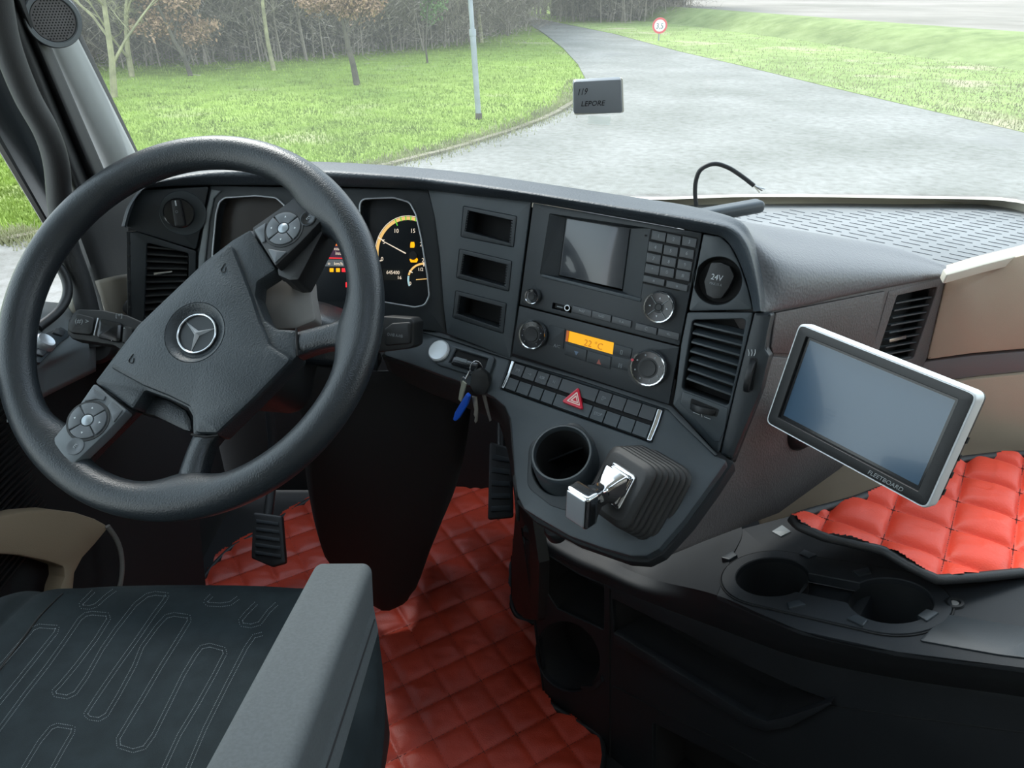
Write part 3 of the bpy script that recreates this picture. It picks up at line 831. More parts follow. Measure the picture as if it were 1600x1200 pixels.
# 24 V panel
cap_c = (1121, 439)
u24 = PC.uv(*cap_c); r24 = .0275
c24 = [V((u24.x+r24*cos(2*pi*i/48), u24.y+r24*sin(2*pi*i/48))) for i in range(48)]
slab('socket_panel', PC, [(1099, 365), (1126, 370), (1141, 384), (1155, 412), (1168, 450), (1176, 484), (1076, 486)], -.004, 0, M_panel, dash, .0012, .003, holes=[c24])
sk = empty('power_socket', 'round recessed socket with a black 24V cover in the centre stack', 'socket')
lathe('socket_well', PC, u24, [(r24, -.0005), (r24*.97, -.008), (r24*.9, -.014)], M_void, sk)
slab('socket_cover', PC, [(1111, 410), (1126, 410), (1140, 416), (1147, 432), (1139, 450), (1127, 466), (1115, 467), (1104, 461), (1100, 440)], -.012, -.001, M_black, sk, .001, .003)
text('socket_print', '24V', PC, (1120, 434), 9, M_mark, sk, .0, rot=-.02, sx=.9)
text('socket_print', 'MAX.15 A', PC, (1118, 444), 4, M_mark2, sk, .0, rot=-.02, sx=.8)
# right edge strip between stack and passenger side
slab('corner_strip', PC, [(1178, 487), (1207, 489), (1200, 520), (1196, 545), (1203, 555), (1190, 610), (1172, 652), (1144, 718), (1124, 711), (1150, 600)], -.02, .0, M_panel2, dash, .004, .004)
loft('corner_edge', [[PC.at(1203, 489, -.003), PC.at(1197, 543, -.003), PC.at(1201, 555, -.003), PC.at(1188, 612, -.003), PC.at(1142, 722, -.003)], [PR.at(1206, 489, .003), PR.at(1200, 543, .003), PR.at(1206, 555, .003), PR.at(1192, 612, .003), PR.at(1148, 722, .003)], [PR.at(1212, 489, -.003), PR.at(1208, 543, -.003), PR.at(1213, 555, -.003), PR.at(1200, 612, -.003), PR.at(1156, 722, -.003)]], M_low, dash, 50, 8, .002, smooth_u=False)
tw = empty('vent_dial', 'upright black thumb wheel beside the right centre air vent', 'dial')
twp = Pl(PC.at(1173, 587, -.004), PC.a)
slab('dial_slot', PC, [(1172, 558), (1184, 560), (1176, 612), (1166, 606)], -.001, .0006, M_void, tw, 0, .002)
lathe('dial_wheel', twp, V((0, 0)), [(.019, -.003), (.0195, -.002), (.0195, .002), (.019, .003)], M_black, tw, 48, knurl=.02)
for k in range(3):
    P0 = PC.at(1170+k*4, 556, .0006); P1 = PC.at(1169+k*5.5, 546, .0006)
    tube('heat_mark', [P0, P0.lerp(P1, .5)+PC.a*.0008, P1], .0004, M_mark, tw, seg=5)
# lower fascia
lf = [(600, 508), (640, 508), (668, 514), (700, 523), (760, 545), (800, 560), (900, 589), (1000, 620), (1049, 636), (1068, 655), (1123, 714), (1137, 719), (1110, 757), (1070, 812), (1030, 858), (1010, 869), (985, 869), (940, 856), (890, 838), (845, 812), (818, 795), (808, 775), (803, 740), (800, 690), (797, 655), (788, 635), (770, 620), (720, 597), (640, 568), (600, 555)]
strip_q = [(797, 563), (1037, 640), (1017, 691), (781, 607)]
cupP = Pl(PS.at(877, 712, .02), nrm(28, 56))
cu = PS.uv(880, 722, 0)
cup_hole = [V((cu.x+.040*cos(2*pi*i/48), cu.y+.043*sin(2*pi*i/48))) for i in range(48)]
slab('lower_fascia', PS, lf, -.022, 0, M_panel, dash, .003, .006, holes=[strip_q, cup_hole], hcr=.001)
slab('fascia_ledge', PS, [(640, 509), (668, 514), (760, 541), (800, 556), (900, 586), (1049, 634), (1070, 655), (1122, 711), (1117, 712), (1060, 657), (1044, 640), (900, 592), (800, 563), (700, 530), (640, 514)], .0, .003, M_panel2, dash, .001, .001)
slab('fascia_skirt', PS, [(1049, 640), (1139, 716), (1148, 722), (1120, 765), (1080, 820), (1036, 868), (1012, 880), (980, 878), (900, 850), (835, 815), (806, 785), (798, 740)], -.05, -.02, M_low, dash, .004, .01, holes=[[V((cu.x+(q.x-cu.x)*1.12, cu.y-.012+(q.y-cu.y)*1.35)) for q in cup_hole]])
# knee area under the fascia
knee = [[PS.at(597, 556, -.004), PS.at(640, 569, -.004), PS.at(720, 598, -.004), PS.at(786, 632, -.004), PS.at(800, 700, -.004), PS.at(806, 775, -.004)]]
knee.append([p+V((-.0, .10, -.10)) for p in knee[0]]); knee.append([V((p.x-.02, 1.45, -.8)) for p in knee[0]])
loft('knee_lining', knee, M_dark, dash, 40, 12, .004)
# left end under the wheel
slab('left_knee_panel', Pl(V((-.4, 1.02, -.5)), nrm(0, -8)), [(196, 470), (330, 440), (560, 500), (600, 560), (560, 640), (300, 640), (150, 560)], -.02, 0, M_dark, dash, .004, .02)
# passenger side
VO = [(1400, 460), (1468, 446), (1462, 470), (1431, 563), (1362, 580), (1373, 540)]
slab('side_body', PR, [(1188, 482), (1482, 430), (1450, 560), (1430, 600), (1400, 655), (1312, 735), (1218, 803), (1100, 848), (1014, 884), (1136, 722), (1160, 668), (1186, 560)], -.05, -.001, M_side, dash, .004, .01, holes=[VO])
slab('glove_flap', PR, [(1212, 489), (1384, 455), (1362, 562), (1208, 552), (1205, 542)], -.001, .0022, M_side, dash, .0016, .003)
slab('lower_side_panel', PR, [(1207, 557), (1362, 570), (1330, 700), (1216, 797), (1100, 842), (1024, 878), (1142, 722), (1172, 660)], -.001, .0015, M_side, dash, .0015, .004)
# leather cushion above it
Frows = [[PC.at(1110, 341, -.02), PR.at(1200, 353, -.10), PR.at(1310, 371, -.085), PR.at(1400, 389, -.06), PR.at(1474, 413, -.02)],
         [PC.at(1150, 352, .0), PR.at(1210, 375, -.045), PR.at(1310, 391, -.035), PR.at(1400, 403, -.025), PR.at(1479, 420, -.010)],
         [PC.at(1175, 400, .0), PR.at(1225, 420, .002), PR.at(1310, 424, .004), PR.at(1400, 424, .002), PR.at(1480, 426, -.002)],
         [PC.at(1192, 482, -.002), PR.at(1250, 474, .008), PR.at(1320, 459, .008), PR.at(1400, 444, .006), PR.at(1480, 430, .000)],
         [PC.at(1194, 487, -.014), PR.at(1250, 479, -.008), PR.at(1320, 463, -.008), PR.at(1400, 448, -.008), PR.at(1478, 433, -.006)]]
Frows.insert(0, [p+V((0, .03, -.05+.042*(i == 4))) for i, p in enumerate(Frows[0])])
loft('padded_ridge', Frows, M_cowl2 if False else plastic('lit_ridge_grain', (.115, .120, .130), .44, .9, 330, voro=True, var=.06, vscale=8), dash, 70, 30, .0)  # cushion colour lightened to carry the sky highlight along the ridge
# beige passenger fascia
slab('beige_upper', PB, [(1480, 430), (1530, 415), (1600, 398), (1720, 365), (1720, 540), (1600, 546), (1520, 553), (1448, 563)], -.05, .0, M_beige, dash, .004, .004)
slab('grey_band', PB, [(1440, 566), (1520, 556), (1600, 549), (1720, 540), (1720, 575), (1600, 581), (1530, 588), (1430, 602)], -.05, -.004, M_stripe, dash, .002, .003)
slab('beige_lower', PB, [(1425, 606), (1530, 591), (1600, 584), (1720, 576), (1720, 760), (1200, 860), (1180, 800), (1300, 735)], -.05, .002, M_beige, dash, .004, .006)
slab('beige_rim', Pl(PB.at(1540, 403, .0), V((-.05, -.25, 1))), [(1479, 430), (1474, 420), (1530, 404), (1600, 385), (1720, 352), (1720, 366), (1600, 398), (1540, 413)], -.008, .006, M_cream, dash, .002, .002)
# tray mat on top of the fascia, with sill
TZ = -.385
PTr = Pl(V((.6, 1.2, TZ)), V((0, .035, 1)))
slab('tray_mat', PTr, [(900, 312), (985, 318), (1280, 317), (1480, 319), (1560, 318), (1590, 322), (1640, 335), (1760, 350), (1700, 362), (1600, 388), (1474, 419), (1300, 400), (1140, 380), (1000, 340)], -.02, .0, M_tray, dash, .001, .0)
sill_in = [PTr.at(x, y, .0) for x, y in ((330, 272), (600, 276), (800, 300), (985, 319), (1150, 319), (1290, 318), (1420, 319), (1540, 318), (1592, 323), (1640, 340))]
sill_top = [PTr.at(x, y, .018)+V((0, 0, 0)) for x, y in ((330, 264), (600, 266), (800, 292), (985, 311), (1150, 308), (1290, 308), (1420, 310), (1540, 312), (1598, 318), (1660, 334))]
sill_out = [p+V((.0, .035, -.007)) for p in sill_top]; sill_d = [p+V((0, .06, -.06)) for p in sill_top]
loft('tray_rim', [sill_in, [p+V((0, .004, .012)) for p in sill_in], sill_top], plastic('sill_olive', (.38, .345, .26), .6), dash, 80, 10, .0)
loft('sill', [sill_top, sill_out, sill_d], M_cream, dash, 80, 10, .0)
# ribbed grooves of the tray, one joined relief
def rdg(X):
    T_ = ((900, 330), (1150, 345), (1310, 373), (1400, 392), (1476, 419))
    for (a, b), (c, d) in zip(T_, T_[1:]):
        if X <= c: return b+(d-b)*(X-a)/(c-a)+3
    return 419
pp = []
q0_ = PTr.uv(1340, 345); vS = PTr.uv(1327.5, 348.0)-q0_; vD = PTr.uv(1366, 350)-q0_; vB = PTr.uv(1402, 345)-q0_
vN = V((-vD.y, vD.x)).normalized()*.0009
for j in range(-14, 15):
    for i in range(-60, 61):
        c = q0_+vS*i+vB*j; e_ = c+vD; ok = True
        for q in (c, e_):
            p = PTr.w(q.x, q.y); t = p.dot(fw)
            if t < .3: ok = False; break
            X = p.dot(rt)/t*F+800; Y = 600-p.dot(up)/t*F
            if not (1000 < X < 1700) or Y < 327 or (X > 1540 and Y < 327+(X-1540)*.2) or Y > (419-(X-1475)*.26 if X > 1475 else rdg(X)): ok = False
        if not ok: continue
        vs = [PTr.w(*(c-vN), .0002), PTr.w(*(e_-vN), .0002), PTr.w(*(e_+vN), .0002), PTr.w(*(c+vN), .0002)]
        pp.append(hexa(vs, [v+V((0, 0, .0006)) for v in vs]))
join_part('tray_grooves', pp, M_slot, dash, False, 'stuff')
# black plug lid lying on the tray near the hood
Ml = frame(YP(1120, 333, 1.16), V((.93, .36, .05)).normalized(), V((-.36, .93, .0)).normalized(), V((0, 0, 1)))
wl = rbox('tray_pad', Ml, .085, .014, .010, .008, M_panel, None, 6)
tag(wl, 'long grey rounded pad lying on the tray behind the hood', 'pad')

# ------------------------------------------------------------ air vents
def vent(name, label, pl, frame_pts, open_pts, slats, mat, depth=.03, chord=.012, tilt=.006, cr=.004, grp=None, sm=None):
    e = empty(name, label, 'air vent', grp)
    slab('vent_frame', pl, frame_pts, -.012, .0, mat, e, .0015, .003, holes=[open_pts], hcr=cr)
    cx_ = sum(p[0] for p in open_pts)/len(open_pts); cy_ = sum(p[1] for p in open_pts)/len(open_pts)
    big = [(cx_+(x-cx_)*1.25, cy_+(y-cy_)*1.15) for x, y in open_pts]
    slab('vent_back', pl, big, -depth-.004, -depth, M_void, e, 0)
    P = px2(pl, open_pts, 0, cr)
    n = len(P); vs = [pl.w(q.x, q.y, -.010) for q in P]+[pl.w(q.x, q.y, -depth) for q in P]
    pyd('vent_duct', vs, [(i, (i+1) % n, (i+1) % n+n, i+n) for i in range(n)], M_black, e)
    for (x0, y0, x1, y1) in slats:
        a, b = pl.at(x0, y0, -.004), pl.at(x1, y1, -.004)
        back = -pl.n*chord+pl.b*tilt; t = pl.b*.0012
        A = [a-t, b-t, b+t, a+t]
        vs, fs = hexa(A, [p+back for p in A]); boxm('slat', vs, fs, sm or M_panel2, e, .0004)
    return e
v1 = vent('centre_air_vent', 'tall air vent with dark louvres at the right of the centre stack', PC,
     [(1074, 488), (1177, 488), (1162, 550), (1145, 620), (1123, 711), (1068, 652), (1051, 632), (1057, 597), (1064, 538)],
     [(1082, 500), (1166, 498), (1155, 560), (1138, 635), (1065, 608), (1072, 560)],
     [(1084+(-1.9)*i, 506+14.2*i, 1165-3*i, 528+15.6*i-3) for i in range(7)], M_panel, cr=.005, tilt=.0045, sm=M_panel)
slab('lower_plate', PC, [(1065, 611), (1138, 638), (1132, 672), (1124, 690), (1116, 690), (1063, 630)], -.003, .0012, M_panel, v1, .0008, .003)
slab('dial_recess', PC, [(1080, 622), (1124, 640), (1120, 652), (1078, 634)], .001, .0016, M_void, v1, 0, .002)
lathe('flow_wheel', Pl(PC.at(1101, 638, -.006), PC.b), V((0, 0)), [(.0165, -.004), (.017, -.003), (.017, .003), (.0165, .004)], M_black, v1, 48, knurl=.02)
for a, b in (((1083, 644), (1093, 648)), ((1096, 646), (1097, 652)), ((1100, 651), (1110, 655)), ((1108, 638), (1107, 645))):
    tube('flow_mark', [PC.at(*a, .0022), PC.at(*b, .0022)], .0004, M_mark, v1, seg=5)
v2 = vent('passenger_air_vent', 'air vent with chrome tab beside the beige passenger fascia', PR,
     [(1389, 455), (1477, 433), (1470, 470), (1438, 572), (1345, 600), (1360, 560)],
     [(1402, 462), (1465, 448), (1459, 470), (1428, 560), (1366, 575), (1376, 540)],
     [(1400-2.6*i, 474+11.5*i, 1463-2.9*i, 464+11.5*i-1) for i in range(9)], M_side, depth=.03, sm=M_panel, tilt=-.0022, chord=.010)
o = boxm('vent_tab', *hexa([PR.at(1390, 530, .006), PR.at(1416, 524, .006), PR.at(1416, 529, .006), PR.at(1390, 535, .006)], [PR.at(1391, 531, -.006), PR.at(1417, 524, -.006), PR.at(1417, 528, -.006), PR.at(1391, 535, -.006)]), M_chrome, v2, .0008)
v3 = vent('driver_air_vent', 'dark air vent with chrome tab below the light switch, behind the wheel', PL,
     [(203, 363), (214, 362), (306, 392), (305, 470), (300, 560), (208, 560), (205, 490)],
     [(229, 379), (295, 396), (294, 470), (288, 545), (222, 540), (226, 470)],
     [(230-.7*i, 386+11*i, 294-.5*i, 392+9.5*i) for i in range(15)], M_panel2, depth=.035, sm=M_black)
boxm('vent_tab', *hexa([PL.at(240, 426, .003), PL.at(269, 423, .003), PL.at(269, 426, .003), PL.at(240, 430, .003)], [PL.at(240, 426, -.006), PL.at(269, 423, -.006), PL.at(269, 426, -.006), PL.at(240, 430, -.006)]), M_chrome, v3, .0006)
slab('left_edge_strip', PL, [(197, 362), (206, 362), (208, 490), (206, 570), (198, 570), (199, 480)], -.03, -.001, M_low, dash, .001)
for k in range(9):
    c = (201, 378+k*20); slab('edge_clip', PL, [(c[0]-1.5, c[1]), (c[0]+1.5, c[1]+1), (c[0]+1.5, c[1]+4), (c[0]-1.5, c[1]+3)], -.001, .001, M_black, dash, 0)

# ------------------------------------------------------------ light switch panel
ls = empty('light_switch', 'round headlamp rotary switch in the dark panel left of the gauges', 'switch')
slab('switch_plate', PL, [(222, 297), (326, 291), (306, 390), (213, 361), (198, 355), (202, 330)], -.02, 0, M_panel2, ls, .0012, .003)
lathe('switch_dish', PL, (286, 333), [(.031, .0004), (.030, .0012), (.0265, .0006)], M_panel, ls)
lathe('knob_body', PL, (281, 333), [(.0205, .0), (.0205, .008), (.019, .0095)], M_gloss, ls)
gu = PL.uv(281, 333)
slab2('knob_grip', PL, roundpoly([V((gu.x-.0065, gu.y-.018)), V((gu.x+.0065, gu.y-.018)), V((gu.x+.0055, gu.y+.018)), V((gu.x-.0055, gu.y+.018))], .003), .006, .019, M_black, ls, .002)
slab2('knob_pointer', PL, [V((gu.x-.0008, gu.y+.010)), V((gu.x+.0008, gu.y+.010)), V((gu.x+.0008, gu.y+.017)), V((gu.x-.0008, gu.y+.017))], .019, .0194, M_mark, ls, 0)
for s_, x, y in (('0', 276, 306), ('ƎΞ', 288, 308), ('≡D', 300, 315), ('P≡', 256, 344), ('P≡', 266, 353)):
    text('switch_print', s_.replace('Ǝ', 'E').replace('Ξ', '-').replace('≡', '='), PL, (x, y), 5, M_mark2, ls, .0003)
text('switch_print', 'O', PL, (276, 331), 4, M_mark2, ls, .0194)

# ------------------------------------------------------------ instrument cluster
ic = empty('instrument_cluster', 'lit instrument cluster with rev counter behind the steering wheel', 'instrument cluster')
lwin = [(352, 309), (400, 306), (432, 309), (446, 322), (452, 350), (452, 440), (440, 470), (345, 470), (331, 440), (333, 390), (338, 335), (343, 316)]
mwin = [(470, 318), (540, 318), (553, 322), (558, 340), (560, 400), (562, 462), (556, 474), (470, 470)]
rwin = [(562, 311), (615, 309), (640, 316), (650, 335), (658, 370), (668, 430), (671, 462), (664, 477), (648, 480), (600, 472), (566, 464)]
slab('cluster_bezel', PG, [(328, 290), (668, 296), (680, 340), (690, 420), (697, 520), (640, 512), (560, 500), (320, 520), (306, 480), (308, 391)], -.02, 0, M_panel2, ic, .001, .002, holes=[lwin, [(x, y) for x, y in rwin]], hcr=.012)
slab('bezel_shoulder', PG, [(330, 296), (345, 298), (333, 310), (326, 345), (318, 420), (313, 470), (308, 470), (310, 400), (322, 330)], 0, .003, M_grey, ic, .001)
for nm, wn_, lab in (('left_dial', lwin, None), ('right_dial', rwin, None)):
    P = px2(PG, wn_, .0, .012, 6); n = len(P)
    vs = [PG.w(q.x, q.y, .0) for q in P]+[PG.w(q.x, q.y, -.026) for q in P]
    if area2(P) > 0: pass
    c3 = PG.uv(sum(p[0] for p in wn_)/len(wn_), sum(p[1] for p in wn_)/len(wn_))
    pyd('dial_wall', vs, [(i, (i+1) % n, (i+1) % n+n, i+n) for i in range(n)], M_gloss, ic)
    tube('chrome_ring', [PG.w(q.x, q.y, .001) for q in P], .0013, M_silver, ic, True, 8)
    slab2(nm, PG, [V((c3.x+(q.x-c3.x)*1.2, c3.y+(q.y-c3.y)*1.15)) for q in P], -.025, -.020, M_dial if nm == 'right_dial' else plastic('dial_brown', (.035, .028, .024), .3), ic, 0)
DH = -.0195
def arc(name, pl, c, r, w, a0, a1, mat, parent, n=30, h=DH, el=1.0):
    """flat printed arc on a dial; angles in degrees, anticlockwise from right"""
    u = pl.uv(c[0], c[1], h); t = pl.at(c[0], c[1], h).dot(fw)/F
    vs = []
    for k in range(n+1):
        a = R(a0+(a1-a0)*k/n)
        for q in (r-w, r): vs.append(pl.w(u.x+q*t*cos(a), u.y+q*t*sin(a)*el, h))
    fs = [(2*k, 2*k+1, 2*k+3, 2*k+2) for k in range(n)]
    o = pyd(name, vs, fs, mat, parent, False)
    if sum(p.normal.dot(pl.n) for p in o.data.polygons) < 0: o.data.flip_normals()
    return o
gc = (638, 398)
arc('rev_scale', PG, gc, 52, 4.5, 60, 192, G_yel, ic, el=1.12)
arc('rev_edge', PG, gc, 53.5, 1, 20, 194, G_wht, ic, h=DH+.0001, el=1.12)
for a in (114, 104, 95, 86, 77):
    arc('rev_tick', PG, gc, 53, 6 if a != 114 else 10, a-1, a+1, G_grn, ic, 2, DH+.0002, 1.12)
for a in (155, 70, 192): arc('rev_tick', PG, gc, 53, 10, a-1, a+1, G_wht, ic, 2, DH+.0002, 1.12)
for s_, x, y in (('0', 597, 405), ('5', 600, 378), ('10', 619, 361), ('15', 645, 361), ('20', 660, 382), ('25', 663, 407)):
    text('rev_number', s_, PG, (x, y), 6.5, G_wht, ic, DH+.0003, sx=.9)
def line3(name, pl, a, b, w, mat, parent, h=DH+.001):
    A, B = pl.at(*a, h), pl.at(*b, h); d = (B-A).normalized(); s = pl.n.cross(d).normalized()*(w*A.dot(fw)/F/2)
    o = boxm(name, *hexa([A-s, B-s*.6, B+s*.6, A+s], [p-pl.n*.0006 for p in (A-s, B-s*.6, B+s*.6, A+s)]), mat, parent); return o
line3('rev_needle', PG, (634, 396), (597, 376), 1.8, G_wht, ic)
lathe('needle_hub', PG, (641, 399), [(.006, DH), (.006, DH+.003)], M_black, ic)
arc('fuel_scale', PG, (662, 437), 26, 3, 60, 165, G_yel, ic, 16)
arc('fuel_edge', PG, (662, 437), 26, 3, 168, 205, glow('dial_blue', (.45, .7, .75), .8), ic, 8)
for a in (150, 90): arc('fuel_tick', PG, (662, 437), 26.5, 6, a-2, a+2, G_wht, ic, 2, DH+.0002)
text('fuel_number', '1/2', PG, (657, 421), 5, G_wht, ic, DH+.0003)
text('fuel_number', '0', PG, (641, 443), 5, G_wht, ic, DH+.0003)
line3('fuel_needle', PG, (650, 437), (669, 435.5), 1.6, G_yel, ic)
slab('odometer', PG, [(598, 420), (629, 421), (629, 438), (600, 438)], DH, DH+.0003, plastic('lcd_dark', (.03, .03, .026), .3), ic, 0)
text('odometer_digits', '645400', PG, (614, 426), 5.5, G_wht, ic, DH+.0006, sx=.9)
text('odometer_digits', '16', PG, (624, 434), 5, G_wht, ic, DH+.0006)
# warning lamps
slab('engine_lamp', PG, [(642, 378), (647, 378), (648, 383), (647, 387), (641, 387), (641, 382)], DH, DH+.0004, G_amb, ic, 0)
slab('retarder_lamp', PG, [(641, 402), (651, 402), (653, 406), (651, 410), (642, 410), (640, 406)], DH, DH+.0004, G_amb, ic, 0)
text('lamp_glyph', '(!)', PG, (646.5, 406), 3, M_void, ic, DH+.0005)
# centre display
slab('centre_screen', PG, [(480, 330), (556, 333), (560, 470), (482, 470)], .0003, .0008, M_dial, ic, 0)
MH = .001
slab('message_frame', PG, [(507, 360), (556, 356), (558, 405), (507, 404)], MH, MH+.0003, plastic('message_red', (.3, .01, .01), .5, emit=(1, .03, .04), es=.9), ic, 0, holes=[[(509, 362), (555, 358), (557, 403.5), (509, 402)]])
slab('message_back', PG, [(509, 362), (555, 358), (557, 403.5), (509, 402)], MH-.0001, MH, plastic('message_dark', (.02, .012, .03), .5, emit=(.05, .012, .035), es=.7), ic, 0)
slab('warning_tile', PG, [(524, 362), (550, 362), (550, 384), (524, 384)], MH, MH+.0004, G_or, ic, 0)
text('tile_glyph', '(!)', PG, (535, 372), 8, M_hred, ic, MH+.0006)
text('message_text', 'Pressione pneu.', PG, (535, 389), 5.2, G_wht, ic, MH+.0004, sx=.8)
text('message_text', 'insufficiente', PG, (538, 396), 5.2, G_wht, ic, MH+.0004, sx=.8)
slab('status_band', PG, [(507, 405.5), (558, 406), (558, 417), (507, 416)], MH, MH+.0003, G_band, ic, 0)
text('status_text', 'o   km/h', PG, (524, 412), 5, G_wht, ic, MH+.0005)
for x, m_ in ((518, G_amb), (528, G_amb), (537, G_redl)):
    slab('status_lamp', PG, [(x-3, 419), (x+3, 419), (x+3, 425), (x-3, 425)], MH, MH+.0004, m_, ic, 0, .0006)
text('status_text', '6 mm', PG, (549, 424), 5, G_wht, ic, MH+.0005)
slab('parking_lamp', PG, [(540, 441), (550, 441), (551, 449), (540, 449)], MH, MH+.0004, G_redl, ic, 0, .001)
text('parking_glyph', '(P)', PG, (545.5, 445), 5, G_or, ic, MH+.0007)

# ------------------------------------------------------------ radio
ra = empty('car_radio', 'black radio unit with a wide screen, number keys and two knobs', 'radio')
scr_out = [(859, 334), (1016, 357), (1000, 471), (844, 428)]
slab('radio_face', PC, [(833, 317), (1097, 364), (1061, 540), (812, 476)], -.004, .001, M_panel2, ra, .0008, .001, holes=[scr_out, [(864, 473), (893, 480), (892, 489), (862, 482)]], hcr=.001)
slab('screen_hood', PC, [(861, 336), (1013, 359), (998, 458), (848, 421)], -.012, -.009, M_panel2, ra, 0)
def bevelquad(name, A, B, hA, hB, mat, parent):
    vs = [PC.at(*p, hA) for p in A]+[PC.at(*p, hB) for p in B]
    o = pyd(name, vs, [(i, (i+1) % 4, (i+1) % 4+4, i+4) for i in range(4)], mat, parent, False); return o
bevelquad('screen_surround', scr_out, [(884, 340), (986, 357), (973, 455), (873, 431)], .001, -.008, M_panel2, ra)
slab('radio_display', PC, [(886, 341), (984, 358), (972, 452), (874, 430)], -.008, -.0065, M_scr_off, ra, .0006)
slab('disc_slot', PC, [(871, 446), (996, 474), (995, 480), (870, 451)], -.007, -.0045, M_void, ra, 0)
slab('screen_lip', PC, [(846, 428), (1002, 466), (1001, 472), (845, 433)], -.004, .0022, M_panel, ra, .001)
lathe('microphone_hole', PC, (1009, 368), [(.0012, .001), (.0012, .0013)], M_void, ra, 10)
kp = [[(1029, 369), (1052.5, 374), (1077, 378)], [(1024, 386.5), (1048, 392), (1073, 396)], [(1021, 404), (1045, 409), (1070, 414)], [(1019, 421), (1042, 425.5), (1067, 430.5)]]
slab('key_field', PC, [(1017, 357), (1090, 371), (1079, 441), (1061, 455), (1004, 443)], .0010, .0013, M_void, ra, 0)
dx, dy = V((11, 2.3)), V((-1.0, 7.2))
def keyq(c, ex=dx, ey=dy):
    c = V(c); return [tuple(c-ex-ey), tuple(c+ex-ey), tuple(c+ex+ey), tuple(c-ex+ey)]
lab = '123456789*0#'
for r_ in range(4):
    for c_ in range(3):
        k_ = slab('number_key', PC, keyq(kp[r_][c_]), .001, .0035, M_key, ra, .0005, .0006)
        text('key_digit', lab[r_*3+c_], PC, kp[r_][c_], 5.5, M_mark2, k_, .0036, sx=.9)
for c, s_ in (((1021.5, 438.5), 'n'), ((1057.5, 447), 'u')):
    k_ = slab('call_key', PC, keyq(c, V((16.5, 3.8)), V((-.7, 5.2))), .001, .0035, M_key, ra, .0005, .0006)
    text('key_symbol', s_, PC, c, 4.5, M_mark2, k_, .0036)
for c, s_ in (((909, 486.5), 'MAP'), ((939.5, 494.5), 'RAD'), ((971, 503), '0 A')):
    k_ = slab('menu_key', PC, keyq(c, V((15, 4)), V((-.7, 5.3))), .001, .0032, M_key, ra, .0005, .0006)
    text('key_symbol', s_, PC, c, 4, M_mark2, k_, .0033, sx=.9)
for c, s_ in (((1009.5, 514), 'C'), ((1044.5, 522.5), '<-')):
    k_ = slab('menu_key', PC, keyq(c, V((16.5, 4.2)), V((-.8, 5.5))), .001, .0032, M_key, ra, .0005, .0006)
    text('key_symbol', s_, PC, c, 5, M_mark2, k_, .0033)
slab('usb_socket', PC, [(868, 474), (881, 477), (880, 484), (867, 481)], -.003, .0, M_void, ra, 0)
slab('usb_tongue', PC, [(870, 478), (879, 480), (879, 481.5), (870, 479.5)], -.002, .0012, M_mark2, ra, 0)
lathe('aux_socket', PC, (887, 481), [(.0040, .001), (.0040, .0022), (.0028, .0022), (.0026, .0010)], M_silver, ra, 24, cap=False)
def knob(label_name, c, r, hgt, parent, face=M_gloss, inner_r=.62, knurl=True, marks=4):
    b = lathe(label_name, PC, c, [(r*1.02, .0), (r*1.0, hgt*.5), (r*1.0, hgt)], M_black, parent, 40)
    cc = PC.uv(c[0], c[1], hgt)
    lathe('knob_ring', PC, cc, [(r*1.02, hgt*.35), (r*1.03, hgt*.9), (r*.98, hgt+.0010), (r*.91, hgt+.0006)], M_chrome, b, 56, knurl=.018 if knurl else 0, cap=False)
    lathe('knob_face', PC, cc, [(r*.92, hgt+.0004), (r*.90, hgt+.0007), (r*inner_r*.8, hgt-.0002)], face, b, 40)
    lathe('knob_centre', PC, cc, [(r*inner_r*.78, hgt), (r*inner_r*.74, hgt+.0012), (r*.2, hgt+.0006)], M_black, b, 32)
    return b, cc
kb, kc = knob('volume_knob', (831, 463), .0098, .009, ra, marks=0)
kb, kc = knob('selector_knob', (1029, 480), .0185, .010, ra, inner_r=.3)
for k in range(4):
    a = R(45+90*k)
    b1_ = V((kc.x+.005*cos(a), kc.y+.005*sin(a))); b2_ = V((kc.x+.0155*cos(a), kc.y+.0155*sin(a)))
    tube('knob_groove', [PC.w(b1_.x, b1_.y, .0113), PC.w(b2_.x, b2_.y, .0113)], .0004, M_mark2, kb, seg=5)
    a = R(90*k); u_ = V((kc.x+.0105*cos(a), kc.y+.0105*sin(a)))
    slab2('arrow_mark', PC, [V((u_.x+.0017*cos(a), u_.y+.0017*sin(a))), V((u_.x+.0012*cos(a+2.2), u_.y+.0012*sin(a+2.2))), V((u_.x+.0012*cos(a-2.2), u_.y+.0012*sin(a-2.2)))], .0105, .0113, M_mark, kb, 0)

# ------------------------------------------------------------ climate unit
cl = empty('climate_control', 'black climate control unit with amber temperature display and two knobs', 'climate control')
lcdq = [(889, 517), (959, 535.5), (957, 554), (887, 534)]
slab('climate_face', PC, [(811, 478), (1061, 542), (1045, 632), (800, 552)], -.004, .001, M_panel2, cl, .0008, .001, holes=[lcdq], hcr=.0004)
slab('temperature_display', PC, lcdq, -.003, -.0004, G_lcd, cl, 0)
text('display_text', '22 °C', PC, (927, 539), 10, G_lcdt, cl, .0, rot=-.02, sx=.95)
slab('display_side', PC, [(885.5, 516), (889, 517), (887, 534), (883.5, 533)], .0009, .0014, plastic('display_rust', (.25, .05, .005), .4, emit=(.6, .12, .0), es=.5), cl, 0)
for q in ([(858, 507), (883, 514), (880, 545), (855, 538)], [(884, 537), (917, 547), (915, 565), (882, 554)], [(919, 548), (955, 558), (953, 577), (917, 566)], [(960, 537), (988, 545), (985, 560), (957, 553)], [(957, 555), (985, 562), (982, 580), (955, 573)]):
    slab('climate_key', PC, q, .001, .0022, M_panel2, cl, .0005, .0006)
